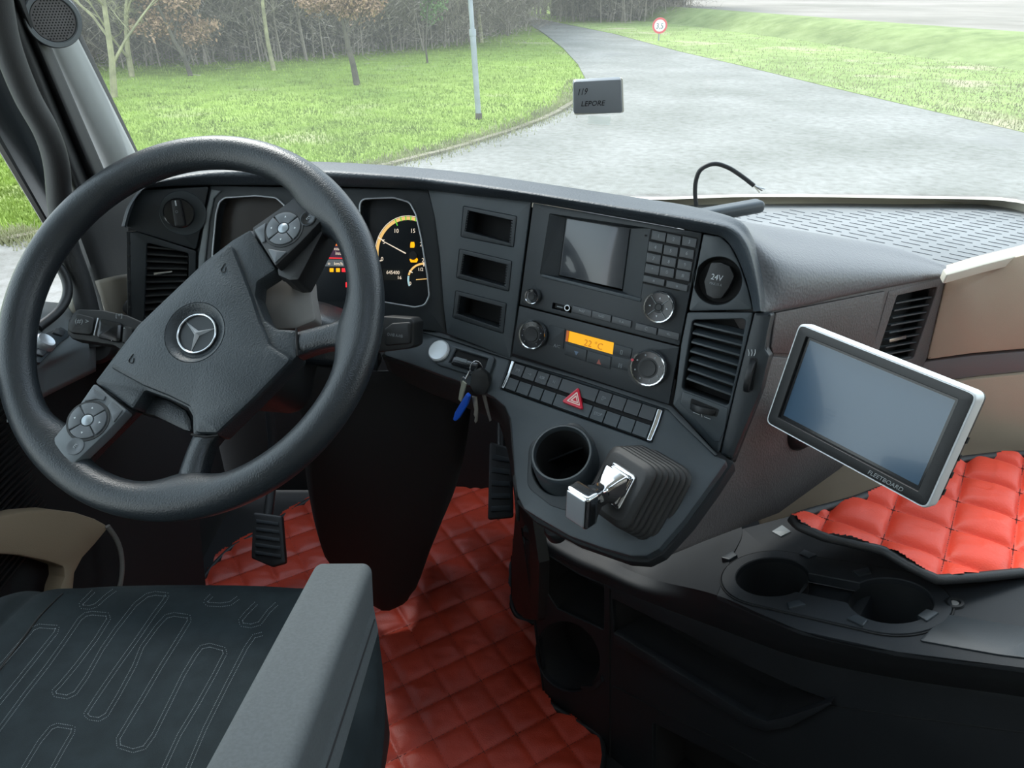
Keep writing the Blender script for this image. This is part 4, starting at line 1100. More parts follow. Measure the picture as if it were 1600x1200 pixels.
for s_, c, m_ in (('A/C', (870, 541), M_mark2), ('[]', (971, 550), M_mark2), ('[i]', (969, 571), M_mark2)):
    text('climate_print', s_, PC, c, 5, m_, cl, .0024)
slab('down_mark', PC, [(897, 548), (904, 550), (900, 555)], .002, .0025, plastic('dim_blue_print', (.10, .16, .24), .5), cl, 0)
slab('up_mark', PC, [(932, 568), (936, 561), (939, 570)], .002, .0025, plastic('dim_red_print', (.30, .07, .05), .5), cl, 0)
kb, kc = knob('fan_knob', (831, 523), .0188, .010, cl)
for k in range(9):
    a = R(-50+k*35); u_ = V((kc.x+.0135*cos(a), kc.y+.0135*sin(a)))
    slab2('knob_print', PC, circ2(u_, .0006, 6), .0105, .0112, M_mark2, kb, 0)
kb, kc = knob('heat_knob', (1012, 575), .0220, .010, cl)
for k in range(8):
    a = R(20+k*45); u_ = V((kc.x+.0158*cos(a), kc.y+.0158*sin(a)))
    slab2('knob_print', PC, circ2(u_, .0011, 6), .0105, .0112, M_mark2, kb, 0)
a = R(165); u_ = V((kc.x+.0212*cos(a), kc.y+.0212*sin(a)))
slab2('red_mark', PC, circ2(u_, .0018, 8), .009, .0118, M_hred, kb, 0)

# ------------------------------------------------------------ switch strip on the sloping fascia
sw = empty('switch_strip', 'long two-row strip of black rocker switches with chrome ends and hazard button', 'switch strip')
slab('strip_base', PS, [(799, 564), (1036, 641), (1017, 690), (782, 607)], -.018, -.003, M_void, sw, 0, .002)
SQ = [(804, 567), (1027, 638), (1010, 685), (788, 606)]
ub = [0, .077, .165, .25, .335, .594, .69, .79, .895, 1]
for r_ in range(2):
    for k in range(9):
        if k == 4: continue
        u0, u1 = ub[k]+.003, ub[k+1]-.003; v0, v1 = (.0, .43) if r_ == 0 else (.57, 1)
        q = [quadlerp(SQ, u0, v0), quadlerp(SQ, u1, v0), quadlerp(SQ, u1, v1), quadlerp(SQ, u0, v1)]
        o = slab('rocker_switch', PS, q, -.006, .0025, M_key if r_ == 0 else M_panel, sw, .0008, .0006)
        s_ = {(0, 0): '(=)', (0, 1): '~o', (0, 2): 'ASR', (0, 3): '|-|', (0, 5): '[]+', (1, 5): 'STOP'}.get((r_, k))
        if s_: text('switch_symbol', s_, PS, quadlerp(SQ, (u0+u1)/2, (v0+v1)/2), 5, M_mark2, o, .0027, sx=.8)
for r_, (v0, v1) in enumerate(((.0, .43), (.57, 1))):
    q = [quadlerp(SQ, ub[4]+.003, v0), quadlerp(SQ, ub[5]-.003, v0), quadlerp(SQ, ub[5]-.003, v1), quadlerp(SQ, ub[4]+.003, v1)]
    slab('wide_key', PS, q, -.006, .0022, M_key if r_ == 0 else M_panel, sw, .0008, .0006)
slab('groove', PS, [quadlerp(SQ, 0, .44), quadlerp(SQ, 1, .44), quadlerp(SQ, 1, .56), quadlerp(SQ, 0, .56)], -.006, -.002, M_void, sw, 0)
hz = slab('hazard_button', PS, [(904, 604), (911, 640), (877, 627)], -.002, .0062, M_hred, sw, .0012, .0025)
tag(hz, 'red triangular hazard button')
def tri(c, s): return [(c[0]+(x-c[0])*s, c[1]+(y-c[1])*s) for x, y in ((904, 604), (911, 640), (877, 627))]
tc_ = (898.5, 624.5)
slab('hazard_outline', PS, tri(tc_, .62), .006, .0066, M_hwhite, hz, 0, .0008, holes=[tri(tc_, .48)])
slab('hazard_outline', PS, tri(tc_, .36), .006, .0066, M_hwhite, hz, 0, .0005, holes=[tri(tc_, .22)])
for q in ([(799, 563), (804, 565), (796, 587), (787, 606), (783, 605), (792, 585)], [(1028, 638), (1035, 641), (1028, 663), (1017, 689), (1010, 687), (1020, 662)]):
    slab('chrome_end', PS, q, -.004, .0045, M_chrome, sw, .0012, .0008)

# ------------------------------------------------------------ cup holder in the fascia
ch = empty('fascia_cup_holder', 'deep round cup holder with grey rim above the gear lever', 'cup holder')
q0 = cupP.uv(877, 707, .012)
lathe('cup_rim', cupP, q0, [(.0425, -.055), (.0415, -.02), (.0395, .004), (.0385, .010), (.0365, .0125), (.0345, .0125), (.0335, .010), (.0330, .004)], M_panel, ch, 64, cap=False)
lathe('cup_wall', cupP, q0, [(.0330, .0045), (.0325, -.02), (.031, -.088), (.028, -.092)], M_void, ch, 48)  # inside coloured black to give the shade of the deep well
slab('cup_base', PS, [(826, 690), (900, 655), (930, 690), (934, 745), (905, 775), (890, 800), (860, 790), (822, 760)], -.02, .0015, M_panel2, ch, .002, .02, holes=[cup_hole])

# ------------------------------------------------------------ gear lever with bellows
gl = empty('gear_lever', 'chrome gear lever with black rubber bellows on the lower fascia', 'gear lever')
LB = Pl(PS.at(1006, 770, -.002), nrm(52, 34))
def rsq(cx, cy, hx_, hy_, r, seg=5):
    return roundpoly([V((cx-hx_, cy-hy_)), V((cx+hx_, cy-hy_)), V((cx+hx_, cy+hy_)), V((cx-hx_, cy+hy_))], r, seg)
vs, fs = [], []
NR = 7; prof = []
for k in range(NR):
    s_ = .047-.0016*k; h_ = .0085*k
    prof += [(s_+.0028, h_+.001), (s_+.0034, h_+.0035), (s_+.0020, h_+.0058), (s_-.0010, h_+.0068)]
prof.append((.0345, .0085*NR)); prof.append((.0320, .0085*NR+.0010))
base_n = None
for s_, h_ in prof:
    sh = h_/.06
    P = rsq(-.006*sh, -.002*sh, s_*.86, s_, s_*.38, 5)
    base_n = len(P); vs += [LB.w(q.x, q.y, h_-.012) for q in P]
for k in range(len(prof)-1):
    for i in range(base_n):
        j = (i+1) % base_n; fs.append((k*base_n+i, k*base_n+j, (k+1)*base_n+j, (k+1)*base_n+i))
fs.append(tuple(range((len(prof)-1)*base_n, len(prof)*base_n)))
M_boot = plastic('bellows_rubber', (.022, .0225, .023), .55, .3, 900)
pyd('bellows', vs, fs, M_boot, gl, True, 60)
HT = .0085*NR-.012
cb = V((-.006, -.002))
slab2('collar_plate', LB, rsq(cb.x, cb.y, .019, .022, .005), HT-.003, HT+.004, M_chrome, gl, .002)
slab2('collar_plate_upper', LB, rsq(cb.x, cb.y, .016, .019, .005), HT+.003, HT+.009, M_chrome, gl, .003)
kn0 = LB.w(cb.x, cb.y, HT+.006); kn1 = D(908, 790, (LB.w(cb.x, cb.y, HT+.05)).dot(fw))
kd = (kn1-kn0).normalized()
kx = kd.cross(V((0, 0, 1))).normalized(); ky = kx.cross(kd).normalized()
rows = []
for t_, a_, b_ in ((0, .0175, .0205), (.15, .014, .017), (.35, .0095, .012), (.55, .0095, .0125), (.72, .013, .0165), (.82, .0155, .0200)):
    c = kn0.lerp(kn1, t_)
    P = rsq(0, 0, a_, b_, .006, 4); rows.append([c+kx*q.x+ky*q.y for q in P])
n = len(rows[0]); vs = [p for r_ in rows for p in r_]
fs = [(k*n+i, k*n+(i+1) % n, (k+1)*n+(i+1) % n, (k+1)*n+i) for k in range(len(rows)-1) for i in range(n)]
o = pyd('neck', vs, fs, M_chrome, gl, True, 60); fixn(o.data)
rbox('knob', frame(kn0.lerp(kn1, .98), kx, ky, kd), .0165, .0215, .010, .004, M_chrome, gl, 4)
rbox('knob_inlay', frame(kn0.lerp(kn1, .98)+kd*.0085, kx, ky, kd), .0135, .0185, .0025, .0015, M_silver, gl, 3)

# ------------------------------------------------------------ ignition and keys
ig = empty('ignition_lock', 'silver start button and key slot in a grey housing on the fascia', 'ignition')
slab('lock_housing', PS, [(690, 533), (770, 556), (773, 560), (762, 592), (757, 592), (684, 570), (675, 560), (674, 546), (680, 536)], .0, .005, M_panel, ig, .002, .008, holes=[[(712, 545), (762, 560), (755, 582), (702, 566)]])
slab('lock_recess', PS, [(710, 543), (764, 558), (757, 584), (700, 568)], .0, .001, M_void, ig, 0)
slab('key_slot', PS, [(708, 556), (748, 567), (744, 580), (703, 568)], .0, .010, M_gloss, ig, .002, .003)
slab('slot_mark', PS, [(712, 557), (730, 562), (729, 567), (711, 562)], .010, .0105, M_grey, ig, 0, .0008)
lathe('start_button', PS, (689, 551), [(.0160, .002), (.0158, .008), (.0140, .0098), (.0100, .0090), (.0001, .0086)], M_whitesil, ig, 40)
kyg = empty('key_bunch', 'bunch of keys with blue tag hanging from the ignition lock', 'keys')
t0 = PS.at(748, 575, .012); tk = t0.dot(fw)
def KP(x, y, o=0): return D(x, y, tk+o)
tube('key_ring', [KP(744+9.5*cos(a), 577+13*sin(a), .004*sin(a)) for a in [2*pi*i/28 for i in range(28)]], .0008, M_chrome, kyg, True, 8)
Pk = Pl(KP(750, 600, -.006), nrm(15, 10))
slab('key_head', Pk, [(737, 582), (750, 576), (762, 585), (765, 602), (758, 617), (742, 618), (734, 604)], -.004, .004, M_black, kyg, .0018, .006, back=True)
Pk2 = Pl(KP(755, 600, .004), nrm(-5, 5))
slab('key_head', Pk2, [(742, 586), (756, 580), (768, 590), (768, 606), (758, 618), (745, 612)], -.003, .003, M_black, kyg, .0015, .005, back=True)
M_steel = plastic('key_steel', (.34, .32, .29), .35, metal=.8)
slab('key_blade', Pk, [(737, 619), (745, 620), (747, 640), (746, 658), (743, 662), (741, 658), (742, 652), (740, 648), (741, 640), (739, 632), (738, 626)], -.0012, .0012, M_steel, kyg, .0004, 0, back=True)
slab('key_blade', Pk2, [(753, 618), (759, 617), (763, 635), (768, 657), (765, 659), (759, 640)], -.0012, .0012, M_greybr, kyg, .0004, 0, back=True)
slab('paper_tag', Pl(KP(723, 608, .0), nrm(40, 0)), [(722, 595), (728, 600), (722, 622), (720, 628), (716, 624), (718, 610)], -.001, .001, M_tag, kyg, .0003, .0006, back=True)
slab('tag_holder', Pl(KP(718, 640, -.002), nrm(25, 5)), [(728, 615), (733, 620), (729, 634), (716, 655), (711, 659), (707, 656), (710, 645), (720, 628)], -.003, .003, M_blue, kyg, .0015, .002, back=True)
for a, b in (((731, 585), (727, 592)), ((733, 580), (731, 586))):
    tube('key_chain', [KP(*a), KP(*b)], .0016, M_chrome, kyg, seg=8)
tube('chain_ring', [KP(724+4*cos(a), 597+8*sin(a)) for a in [2*pi*i/18 for i in range(18)]], .0007, M_chrome, kyg, True, 6)

# ------------------------------------------------------------ steering wheel
wh = empty('steering_wheel', 'large black four-spoke steering wheel, turned to the left', 'steering wheel')
RR, TR = .2055, .0195
pts = [PW.w(RR*cos(2*pi*i/120), RR*sin(2*pi*i/120)) for i in range(120)]
vs, fs = ringm(pts, TR, True, 24)
spk_a = []
for x, y in ((492, 318), (556, 520), (288, 795), (80, 705)):
    q = PW.uv(x, y); spk_a.append(atan2(q.y, q.x))
for i, v in enumerate(vs):
    q = v-PW.p; x, y, z = q.dot(PW.a), q.dot(PW.b), q.dot(PW.n); a = atan2(y, x); rad_ = sqrt(x*x+y*y)
    k = sum(math.exp(-(math.remainder(a-s_, 2*pi)/.17)**2) for s_ in spk_a)*max(0, (RR-rad_)/TR)
    vs[i] = v-(PW.a*cos(a)+PW.b*sin(a))*.013*k-PW.n*(.005*k)
rim = pyd('rim', vs, fs, M_wheel, wh, True, 80)
def wp(x, y, h=0): return PW.at(x, y, h)
# spokes: lofts of cross sections from hub to rim
def spoke(name, secs, mat, thick=.012):
    """secs: list of (left px, right px, top height)"""
    rows = []
    for l, r_, h in secs:
        a, b = wp(*l, h), wp(*r_, h); m = (a+b)/2; c = PW.n
        th = thick
        rows.append([a-c*th*1.4, a-c*th*.4, a.lerp(b, .06)+c*.001, a.lerp(b, .25)+c*.004, m+c*.005, a.lerp(b, .75)+c*.004, a.lerp(b, .94)+c*.001, b-c*th*.4, b-c*th*1.4])
    # across = u, along = v
    rows2 = [resample(r_, 25) for r_ in rows]; nv = 30; G = []
    cols = [catmull([r_[i] for r_ in rows2], nv) for i in range(25)]
    vs = [cols[i][j] for j in range(nv) for i in range(25)]
    fs = [(j*25+i, j*25+i+1, (j+1)*25+i+1, (j+1)*25+i) for j in range(nv-1) for i in range(24)]
    fs += [(j*25+24, j*25, (j+1)*25, (j+1)*25+24) for j in range(nv-1)]
    o = pyd(name, vs, fs, mat, wh, True, 60); fixn(o.data); return o
spoke('spoke', [((463, 517), (465, 557), -.006), ((490, 510), (490, 548), -.004), ((515, 503), (517, 542), -.002), ((535, 494), (540, 545), .0), ((548, 478), (546, 566), .002), ((560, 450), (556, 600), -.004)], M_wheel)
spoke('spoke', [((300, 680), (340, 682), -.006), ((290, 705), (327, 700), -.004), ((279, 735), (318, 728), -.002), ((268, 765), (315, 757), .0), ((245, 786), (328, 775), .002), ((205, 792), (372, 780), -.004)], M_wheel)
spoke('spoke', [((147, 602), (208, 642), -.012), ((120, 640), (170, 680), -.010), ((95, 665), (145, 705), -.006), ((72, 672), (118, 735), -.002), ((50, 650), (92, 762), -.004)], M_wheel)
spoke('spoke', [((392, 358), (435, 432), -.016), ((425, 333), (465, 402), -.014), ((455, 308), (500, 365), -.006), ((462, 290), (520, 372), -.002), ((440, 262), (545, 400), -.006)], M_wheel)
slab('hub_base', PW, [(391, 357), (362, 374), (318, 408), (214, 507), (146, 597), (207, 640), (226, 610), (260, 622), (292, 637), (299, 650), (300, 680), (341, 680), (400, 622), (463, 558), (463, 515), (432, 513), (414, 500), (399, 462), (401, 440), (432, 420)], -.030, -.004, M_pad, wh, .004, .004)
pad_pts = [(359, 378), (320, 409), (216, 509), (167, 572), (222, 602), (262, 618), (294, 634), (302, 650), (303, 676), (338, 677), (398, 620), (456, 560), (420, 537), (404, 500), (392, 462)]
eu = PW.uv(304, 519, .004)
slab('airbag_cover', PW, pad_pts, -.006, .004, M_pad, wh, .005, .006, holes=[circ2(eu, .0325, 48)])
slab('hub_recess', PW, [(228, 612), (262, 624), (290, 640), (298, 655), (300, 676), (285, 672), (240, 650), (210, 644), (214, 630)], -.05, -.026, M_wheel, wh, .004, .005)
lathe('emblem_dish', PW, eu, [(.0345, .0040), (.0325, .0034), (.029, -.001), (.026, -.003), (.0245, -.0035)], M_pad, wh, 56)
e_ring = tube('emblem', [PW.w(eu.x+.0222*cos(a), eu.y+.0222*sin(a), -.0005) for a in [2*pi*i/60 for i in range(60)]], .0012, M_chrome, wh, True, 10)
tag(e_ring, 'chrome three-pointed star in a ring')
lathe('emblem_back', PW, eu, [(.0225, -.004), (.0222, -.0022), (.010, -.0024)], M_panel2, e_ring, 40)
tips = [PW.uv(282, 496, 0), PW.uv(336, 513, 0), PW.uv(296, 552, 0)]
angs = [atan2(t.y-eu.y, t.x-eu.x) for t in tips]
# a regular star turned with the wheel
base_a = sum([math.remainder(a-angs[0]-k*2*pi/3*(-1), 2*pi) for k, a in enumerate(angs)])/3+angs[0]
vs, fs = [], []
star = []
for k in range(3):
    a = base_a-k*2*pi/3; star.append((.0220, a)); star.append((.0036, a-pi/3))
for i, (r_, a) in enumerate(star): vs.append(PW.w(eu.x+r_*cos(a), eu.y+r_*sin(a), -.0020))
vs.append(PW.w(eu.x, eu.y, .0022))
fs = [(i, (i+1) % 6, 6) for i in range(6)]
o = pyd('star', vs, fs, M_silver, e_ring, False); fixn(o.data)
if sum(p.normal.dot(PW.n) for p in o.data.polygons) < 0: o.data.flip_normals()
# button pods
def pod(panel, ring_c, rr, rot, smallc, keys, label, mat, lift=.016):
    ia, ib = PW.at(*panel[0], .002), PW.at(*panel[1], .002)
    oc = [PW.at(x, y, lift) for x, y in panel]; far = max(oc, key=lambda q: (q-(ia+ib)/2).length)
    PPd = Pl(ia, (ib-ia).cross(far-ia))
    if PPd.n.dot(-PPd.p) < 0: PPd = Pl(ia, -PPd.n)
    p = slab('button_pod', PPd, panel, -.014, .0, mat, wh, .002, .003); tag(p, label)
    return pod2(p, PPd, ring_c, rr, rot, smallc, keys, mat)
def pod2(p, PW, ring_c, rr, rot, smallc, keys, mat):
    PW = Pl(PW.p-PW.n*.002, PW.n)
    u = PW.uv(*ring_c, .003)
    lathe('pod_ring', PW, u, [(rr*1.10, .0015), (rr*1.08, .0028), (rr*.98, .0028), (rr*.96, .001)], M_black, p, 48)
    for k in range(4):
        a0, a1 = R(rot+90*k+3), R(rot+90*k+87)
        P = [V((u.x+rr*.95*cos(a0+(a1-a0)*i/10), u.y+rr*.95*sin(a0+(a1-a0)*i/10))) for i in range(11)]
        P += [V((u.x+rr*.34*cos(a1+(a0-a1)*i/6), u.y+rr*.34*sin(a1+(a0-a1)*i/6))) for i in range(7)]
        slab2('pad_key', PW, P, .0015, .0042, M_key2, p, .0006)
        am = (a0+a1)/2; c = V((u.x+rr*.66*cos(am), u.y+rr*.66*sin(am)))
        slab2('pad_mark', PW, [V((c.x+.0014*cos(am+s_), c.y+.0014*sin(am+s_))) for s_ in (0, 2.1, 4.2)], .0042, .0044, M_mark, p, 0)
    lathe('pad_centre', PW, u, [(rr*.30, .002), (rr*.28, .0045), (rr*.15, .0058), (.0001, .0062)], M_silver2, p, 32)
    us = PW.uv(*smallc, .003)
    lathe('round_key', PW, us, [(rr*.46, .0015), (rr*.44, .003), (rr*.36, .0032), (rr*.2, .0022), (.0001, .0020)], M_gloss if mat is M_black else M_key2, p, 32)
    text('round_key_mark', 'E', PW, smallc, 7, M_mark2, p, .0030, rot=-.5)
    for q in keys: slab('corner_key', PW, q, .0015, .0038, M_key2, p, .0006, .0012)
M_key2 = plastic('wheel_key', (.085, .095, .105), .38)
M_silver2 = plastic('dull_silver', (.30, .34, .37), .35, metal=.4)
M_pod = plastic('pod_grey', (.10, .115, .125), .42)
pod([(147, 598), (198, 641), (166, 676), (128, 712), (110, 729), (97, 715), (84, 694), (84, 684), (110, 652)], (137, 657), .0215, 35, (117, 697),
    [[(146, 607), (165, 619), (162, 625), (150, 623), (132, 627), (131, 624)], [(174, 627), (191, 641), (177, 660), (174, 648), (168, 634)]], 'grey pod with a round four-way pad and round corner key', M_pod)
pod([(393, 356), (464, 306), (484, 316), (508, 338), (470, 378), (430, 416)], (443, 357), .0215, 50, (481, 341),
    [[(397, 359), (416, 347), (413, 360), (414, 377), (409, 379)], [(418, 388), (432, 391), (448, 393), (429, 411)]], 'dark pod with a four-way pad and wiper style round key', M_black, .008)
slab('pod_side', PW, [(508, 341), (432, 420), (434, 430), (452, 438), (466, 437), (475, 420), (511, 350)], -.045, -.006, M_black, wh, .003, .004)
slab('spoke_back', PW, [(395, 462), (402, 442), (430, 424), (470, 440), (484, 430), (486, 455), (494, 500), (462, 513), (430, 515), (412, 500)], -.065, -.045, M_greybr, wh, .004, .005)
tube('gap_line', [wp(463, 513, .0), wp(464, 535, .0), wp(465, 556, .0)], .0014, M_void, wh, seg=6)
tube('gap_line', [wp(299, 679, -.001), wp(320, 683, -.001), wp(341, 680, -.001)], .0014, M_void, wh, seg=6)
for c, a_ in (((347, 420), .6), ((203, 562), .6)):
    tube('horn_mark', [wp(c[0]+5, c[1]-9, .0045), wp(c[0]-2, c[1]+2, .0045), wp(c[0]+4, c[1]+5, .0045), wp(c[0]+6, c[1]-3, .0045)], .0004, M_void, wh, n=14, seg=5)
# steering column
sc = empty('steering_column', 'dark steering column shroud between wheel and dashboard', 'steering column')
u0 = PW.w(.0, -.01, -.05)
rbox('column_shroud', frame(u0-PW.n*.07, PW.a, PW.b, PW.n), .085, .06, .075, .03, M_black, sc, 4)
cs = PG.at(520, 495, .03)
loft('column_cover', [[PG.at(440, 480, .06), PG.at(490, 470, .07), PG.at(540, 484, .06), PG.at(580, 500, .05)], [PG.at(430, 500, .12), PG.at(490, 500, .13), PG.at(550, 515, .11), PG.at(590, 530, .08)], [PG.at(430, 560, .12), PG.at(490, 570, .13), PG.at(550, 570, .11), PG.at(590, 580, .07)]], M_wheel, sc, 30, 12, .004)
# column boot down to the floor
rows = []
for (xl, xr, y, tt) in ((455, 735, 560, 1.16), (470, 730, 660, 1.22), (480, 712, 760, 1.32), (505, 672, 860, 1.45), (548, 655, 908, 1.52), (575, 640, 930, 1.56)):
    a, b = D(xl, y, tt), D(xr, y, tt); m = (a+b)/2
    rows.append([a+V((.0, .16, 0)), a, a.lerp(b, .2)+V((0, -.03, 0)), m+V((0, -.045, 0)), a.lerp(b, .8)+V((0, -.03, 0)), b, b+V((0, .16, 0))])
loft('column_boot', rows, M_dark, sc, 30, 24, .004)
# stalks
def stalk(name, label, body, tip, r, parent_cat, extra):
    e = empty(name, label, 'stalk'); return e
st = empty('indicator_stalk', 'chunky black column stalk with wiper symbols left of the hub', 'stalk')
Pst = Pl(D(165, 510, .86), nrm(-10, 35))
slab('stalk_body', Pst, [(118, 482), (160, 484), (198, 492), (228, 505), (228, 560), (205, 560), (178, 540), (112, 530), (103, 520), (105, 500)], -.024, .0, M_black, st, .004, .008, back=True)
slab('stalk_tip', Pst, [(116, 488), (148, 496), (144, 524), (108, 520), (104, 508)], -.004, .006, M_black, st, .004, .006)
slab('stalk_sleeve', Pst, [(153, 496), (190, 504), (188, 536), (149, 527)], -.004, .006, M_gloss, st, .004, .005)
slab('stalk_collar', Pst, [(191, 507), (208, 512), (204, 538), (189, 535)], -.004, .004, M_black, st, .003, .003)
tube('sleeve_line', [Pst.at(153, 497, .005), Pst.at(150, 510, .006), Pst.at(147, 524, .004)], .0007, M_silver, st, seg=6)
text('stalk_print', '(#) >', Pst, (128, 502), 7, M_mark2, st, .0062, rot=-.12)
text('stalk_print', '[=]', Pst, (186, 493), 6, M_mark2, st, .0003, rot=-.1)
text('stalk_print', '-', Pst, (194, 512), 6, M_mark, st, .0045)
text('stalk_print', '.', Pst, (174, 530), 6, M_mark, st, .0062)
s2 = empty('retarder_stalk', 'short black stalk with gear markings right of the wheel rim', 'stalk')
Pst2 = Pl(D(622, 520, .93), nrm(15, 20))
slab('stalk_body', Pst2, [(585, 498), (600, 494), (642, 497), (648, 504), (647, 540), (640, 545), (585, 552)], -.03, .0, M_black, s2, .004, .005, back=True)
slab('stalk_sleeve', Pst2, [(600, 514), (612, 505), (641, 503), (641, 537), (600, 541)], -.003, .005, M_black, s2, .003, .004)
text('stalk_print', 'O-HB A-HB', Pst2, (617, 524), 5, M_mark2, s2, .0053, sx=.75, rot=-.02)

# ------------------------------------------------------------ tablet navigation unit on its arm
tb = empty('tablet_display', 'silver framed tablet with blank blue grey screen mounted right of the dash', 'tablet')
TC_ = V((.346, .630, -.379)); taz, tti, tro = 1.007, .238, .019
tn = V((-sin(taz)*cos(tti), -cos(taz)*cos(tti), sin(tti)))
PTb = Pl(TC_, tn)
ta = PTb.a*cos(tro)+PTb.b*sin(tro); tb_ = -PTb.a*sin(tro)+PTb.b*cos(tro)
TM = frame(TC_, ta, tb_, tn)
def tq(w, h, dx_=0, dy_=0): return [V((dx_+x*w, dy_+y*h)) for x, y in ((-1, -1), (1, -1), (1, 1), (-1, 1))]
class Tp:
    p = TC_; n = tn; a = ta; b = tb_
PTt = Pl(TC_, tn); PTt.a, PTt.b = ta, tb_
W_, H_ = .095, .0595
slab2('rear_shell', PTt, roundpoly(tq(W_-.002, H_-.002), .008), -.024, -.012, M_panel2, tb, .002, back=True)
slab2('silver_frame', PTt, roundpoly(tq(W_, H_), .008, 6), -.015, 0, M_whitesil, tb, .0025, holes=[roundpoly(tq(W_-.0025, H_-.0025), .007, 6)])
slab2('front_bezel', PTt, roundpoly(tq(W_-.0022, H_-.0022), .007, 6), -.006, .0005, M_black, tb, .0008, holes=[roundpoly(tq(.0815, .0475, 0, .001), .0015)])
slab2('inner_bezel', PTt, roundpoly(tq(.0825, .0485, 0, .001), .0015), -.005, -.0030, M_gloss, tb, 0, holes=[tq(.078, .0440, 0, .0015)])
slab2('screen_glass', PTt, tq(.0785, .0445, 0, .0015), -.006, -.0032, M_tabscr, tb, 0)
def ttext(s, x, y, size, mat, h):
    cu_ = bpy.data.curves.new('t', 'FONT'); cu_.body = s; cu_.size = size; cu_.extrude = .0001; cu_.align_x = 'CENTER'; cu_.shear = .2
    to = bpy.data.objects.new('t', cu_); COL.objects.link(to); bpy.context.view_layer.update()
    me = bpy.data.meshes.new_from_object(to.evaluated_get(bpy.context.evaluated_depsgraph_get())); bpy.data.objects.remove(to)
    me.transform(TM@Matrix.Translation((x, y, h))); me.materials.clear(); return link('bezel_print', me, mat, tb, False)
ttext('FLEETBOARD', .050, -.0545, .0062, M_mark2, .0007)
for k in range(4):
    x = W_-.0005; y = -.045+k*.018
    q = [TM@V((x, y, -.020)), TM@V((x, y+.006, -.020)), TM@V((x, y+.006, -.0165)), TM@V((x, y, -.0165))]
    boxm('side_port', *hexa(q, [v+ta*.0012 for v in q]), M_void, tb)
arm0 = TM@V((-.02, -.01, -.024)); arm1 = PR.at(1240, 650, .0)
tube('mount_arm', [arm0, arm0-tn*.03, arm1.lerp(arm0, .3)+PR.n*.02, arm1], .014, M_black, tb, n=20, seg=14)
lathe('mount_base', PR, (1255, 665), [(.035, -.001), (.034, .004), (.026, .012), (.018, .014)], M_black, tb, 32)

# ------------------------------------------------------------ storage console
co = empty('storage_console', 'low black storage console with drawers and trays right of the footwell', 'console')
front = [(818, 838), (850, 862), (905, 896), (950, 915), (1010, 940), (1130, 985), (1250, 1028), (1400, 1060), (1620, 1092), (1620, 1320), (940, 1320), (940, 1160), (900, 1130), (862, 1100), (850, 1082), (838, 980), (822, 880)]
cub = [(834, 856), (850, 862), (943, 908), (943, 984), (870, 950), (850, 918)]
uc = PF.uv(887, 1026); rnd_h = [PF.uv(887+52*cos(a)*.95, 1026+54*sin(a)+8*cos(a)) for a in [2*pi*i/40 for i in range(40)]]
trayh = [(955, 935), (985, 950), (1080, 995), (1170, 1042), (1250, 1078), (1298, 1096), (1225, 1124), (1196, 1130), (1170, 1122), (1060, 1055), (960, 990)]
low = [(1020, 1130), (1140, 1190), (1230, 1240), (1230, 1310), (1020, 1310)]
slab('console_front', PF, front, -.012, 0, M_low, co, .003, .012, holes=[cub, rnd_h, trayh, low], hcr=.004)
def pocket(pl, pts, d, mat, parent, cr=.004):
    P = pts if isinstance(pts[0], V) else px2(pl, pts, 0, cr); n = len(P)
    c = V((sum(p.x for p in P)/n, sum(p.y for p in P)/n))
    vs = [pl.w(q.x, q.y, -.010) for q in P]+[pl.w(c.x+(q.x-c.x)*.92, c.y+(q.y-c.y)*.92, -d) for q in P]
    fs = [(i, (i+1) % n, (i+1) % n+n, i+n) for i in range(n)]+[tuple(range(n, 2*n))]
    o = pyd('pocket', vs, fs, mat, parent, True, 30); return o
pocket(PF, cub, .09, M_dark, co); pocket(PF, rnd_h, .08, M_dark, co); pocket(PF, trayh, .07, M_dark, co); pocket(PF, low, .09, M_dark, co)
slab('tray_lip', PF, [(958, 988), (1060, 1052), (1170, 1118), (1196, 1127), (1225, 1121), (1300, 1096), (1296, 1104), (1232, 1138), (1196, 1144), (1165, 1134), (1060, 1070), (958, 1005)], 0, .012, M_low, co, .003, .004)
slab('hole_lip', PF, [(905, 1072), (925, 1072), (938, 1056), (941, 1066), (928, 1080), (912, 1082)], 0, .006, M_low, co, .002, .003)
tube('joint_line', [PF.at(953, 920, .0005), PF.at(953, 1040, .0005), PF.at(953, 1200, .0005)], .0018, M_void, co, seg=6)
tube('joint_line', [PF.at(958, 1072, .0005), PF.at(1020, 1105, .0005), PF.at(1120, 1155, .0005), PF.at(1240, 1220, .0005)], .0012, M_void, co, seg=6)
tube('joint_line', [PF.at(1300, 1102, .0), PF.at(1400, 1118, .0), PF.at(1640, 1150, .0)], .0012, M_void, co, seg=6)
# left return wall of the console and mat edge
loft('console_side', [[PF.at(822, 840, -.004), PF.at(838, 980, -.004), PF.at(852, 1086, -.004)], [PF.at(822, 840, -.004)+V((-.005, .05, 0)), PF.at(838, 980, -.004)+V((0, .05, 0)), PF.at(852, 1086, -.004)+V((0, .05, 0))], [PF.at(822, 840, -.004)+V((.0, .45, 0)), PF.at(838, 980, -.004)+V((0, .45, 0)), PF.at(852, 1086, -.004)+V((0, .45, 0))]], M_low, co, 20, 8, .004)
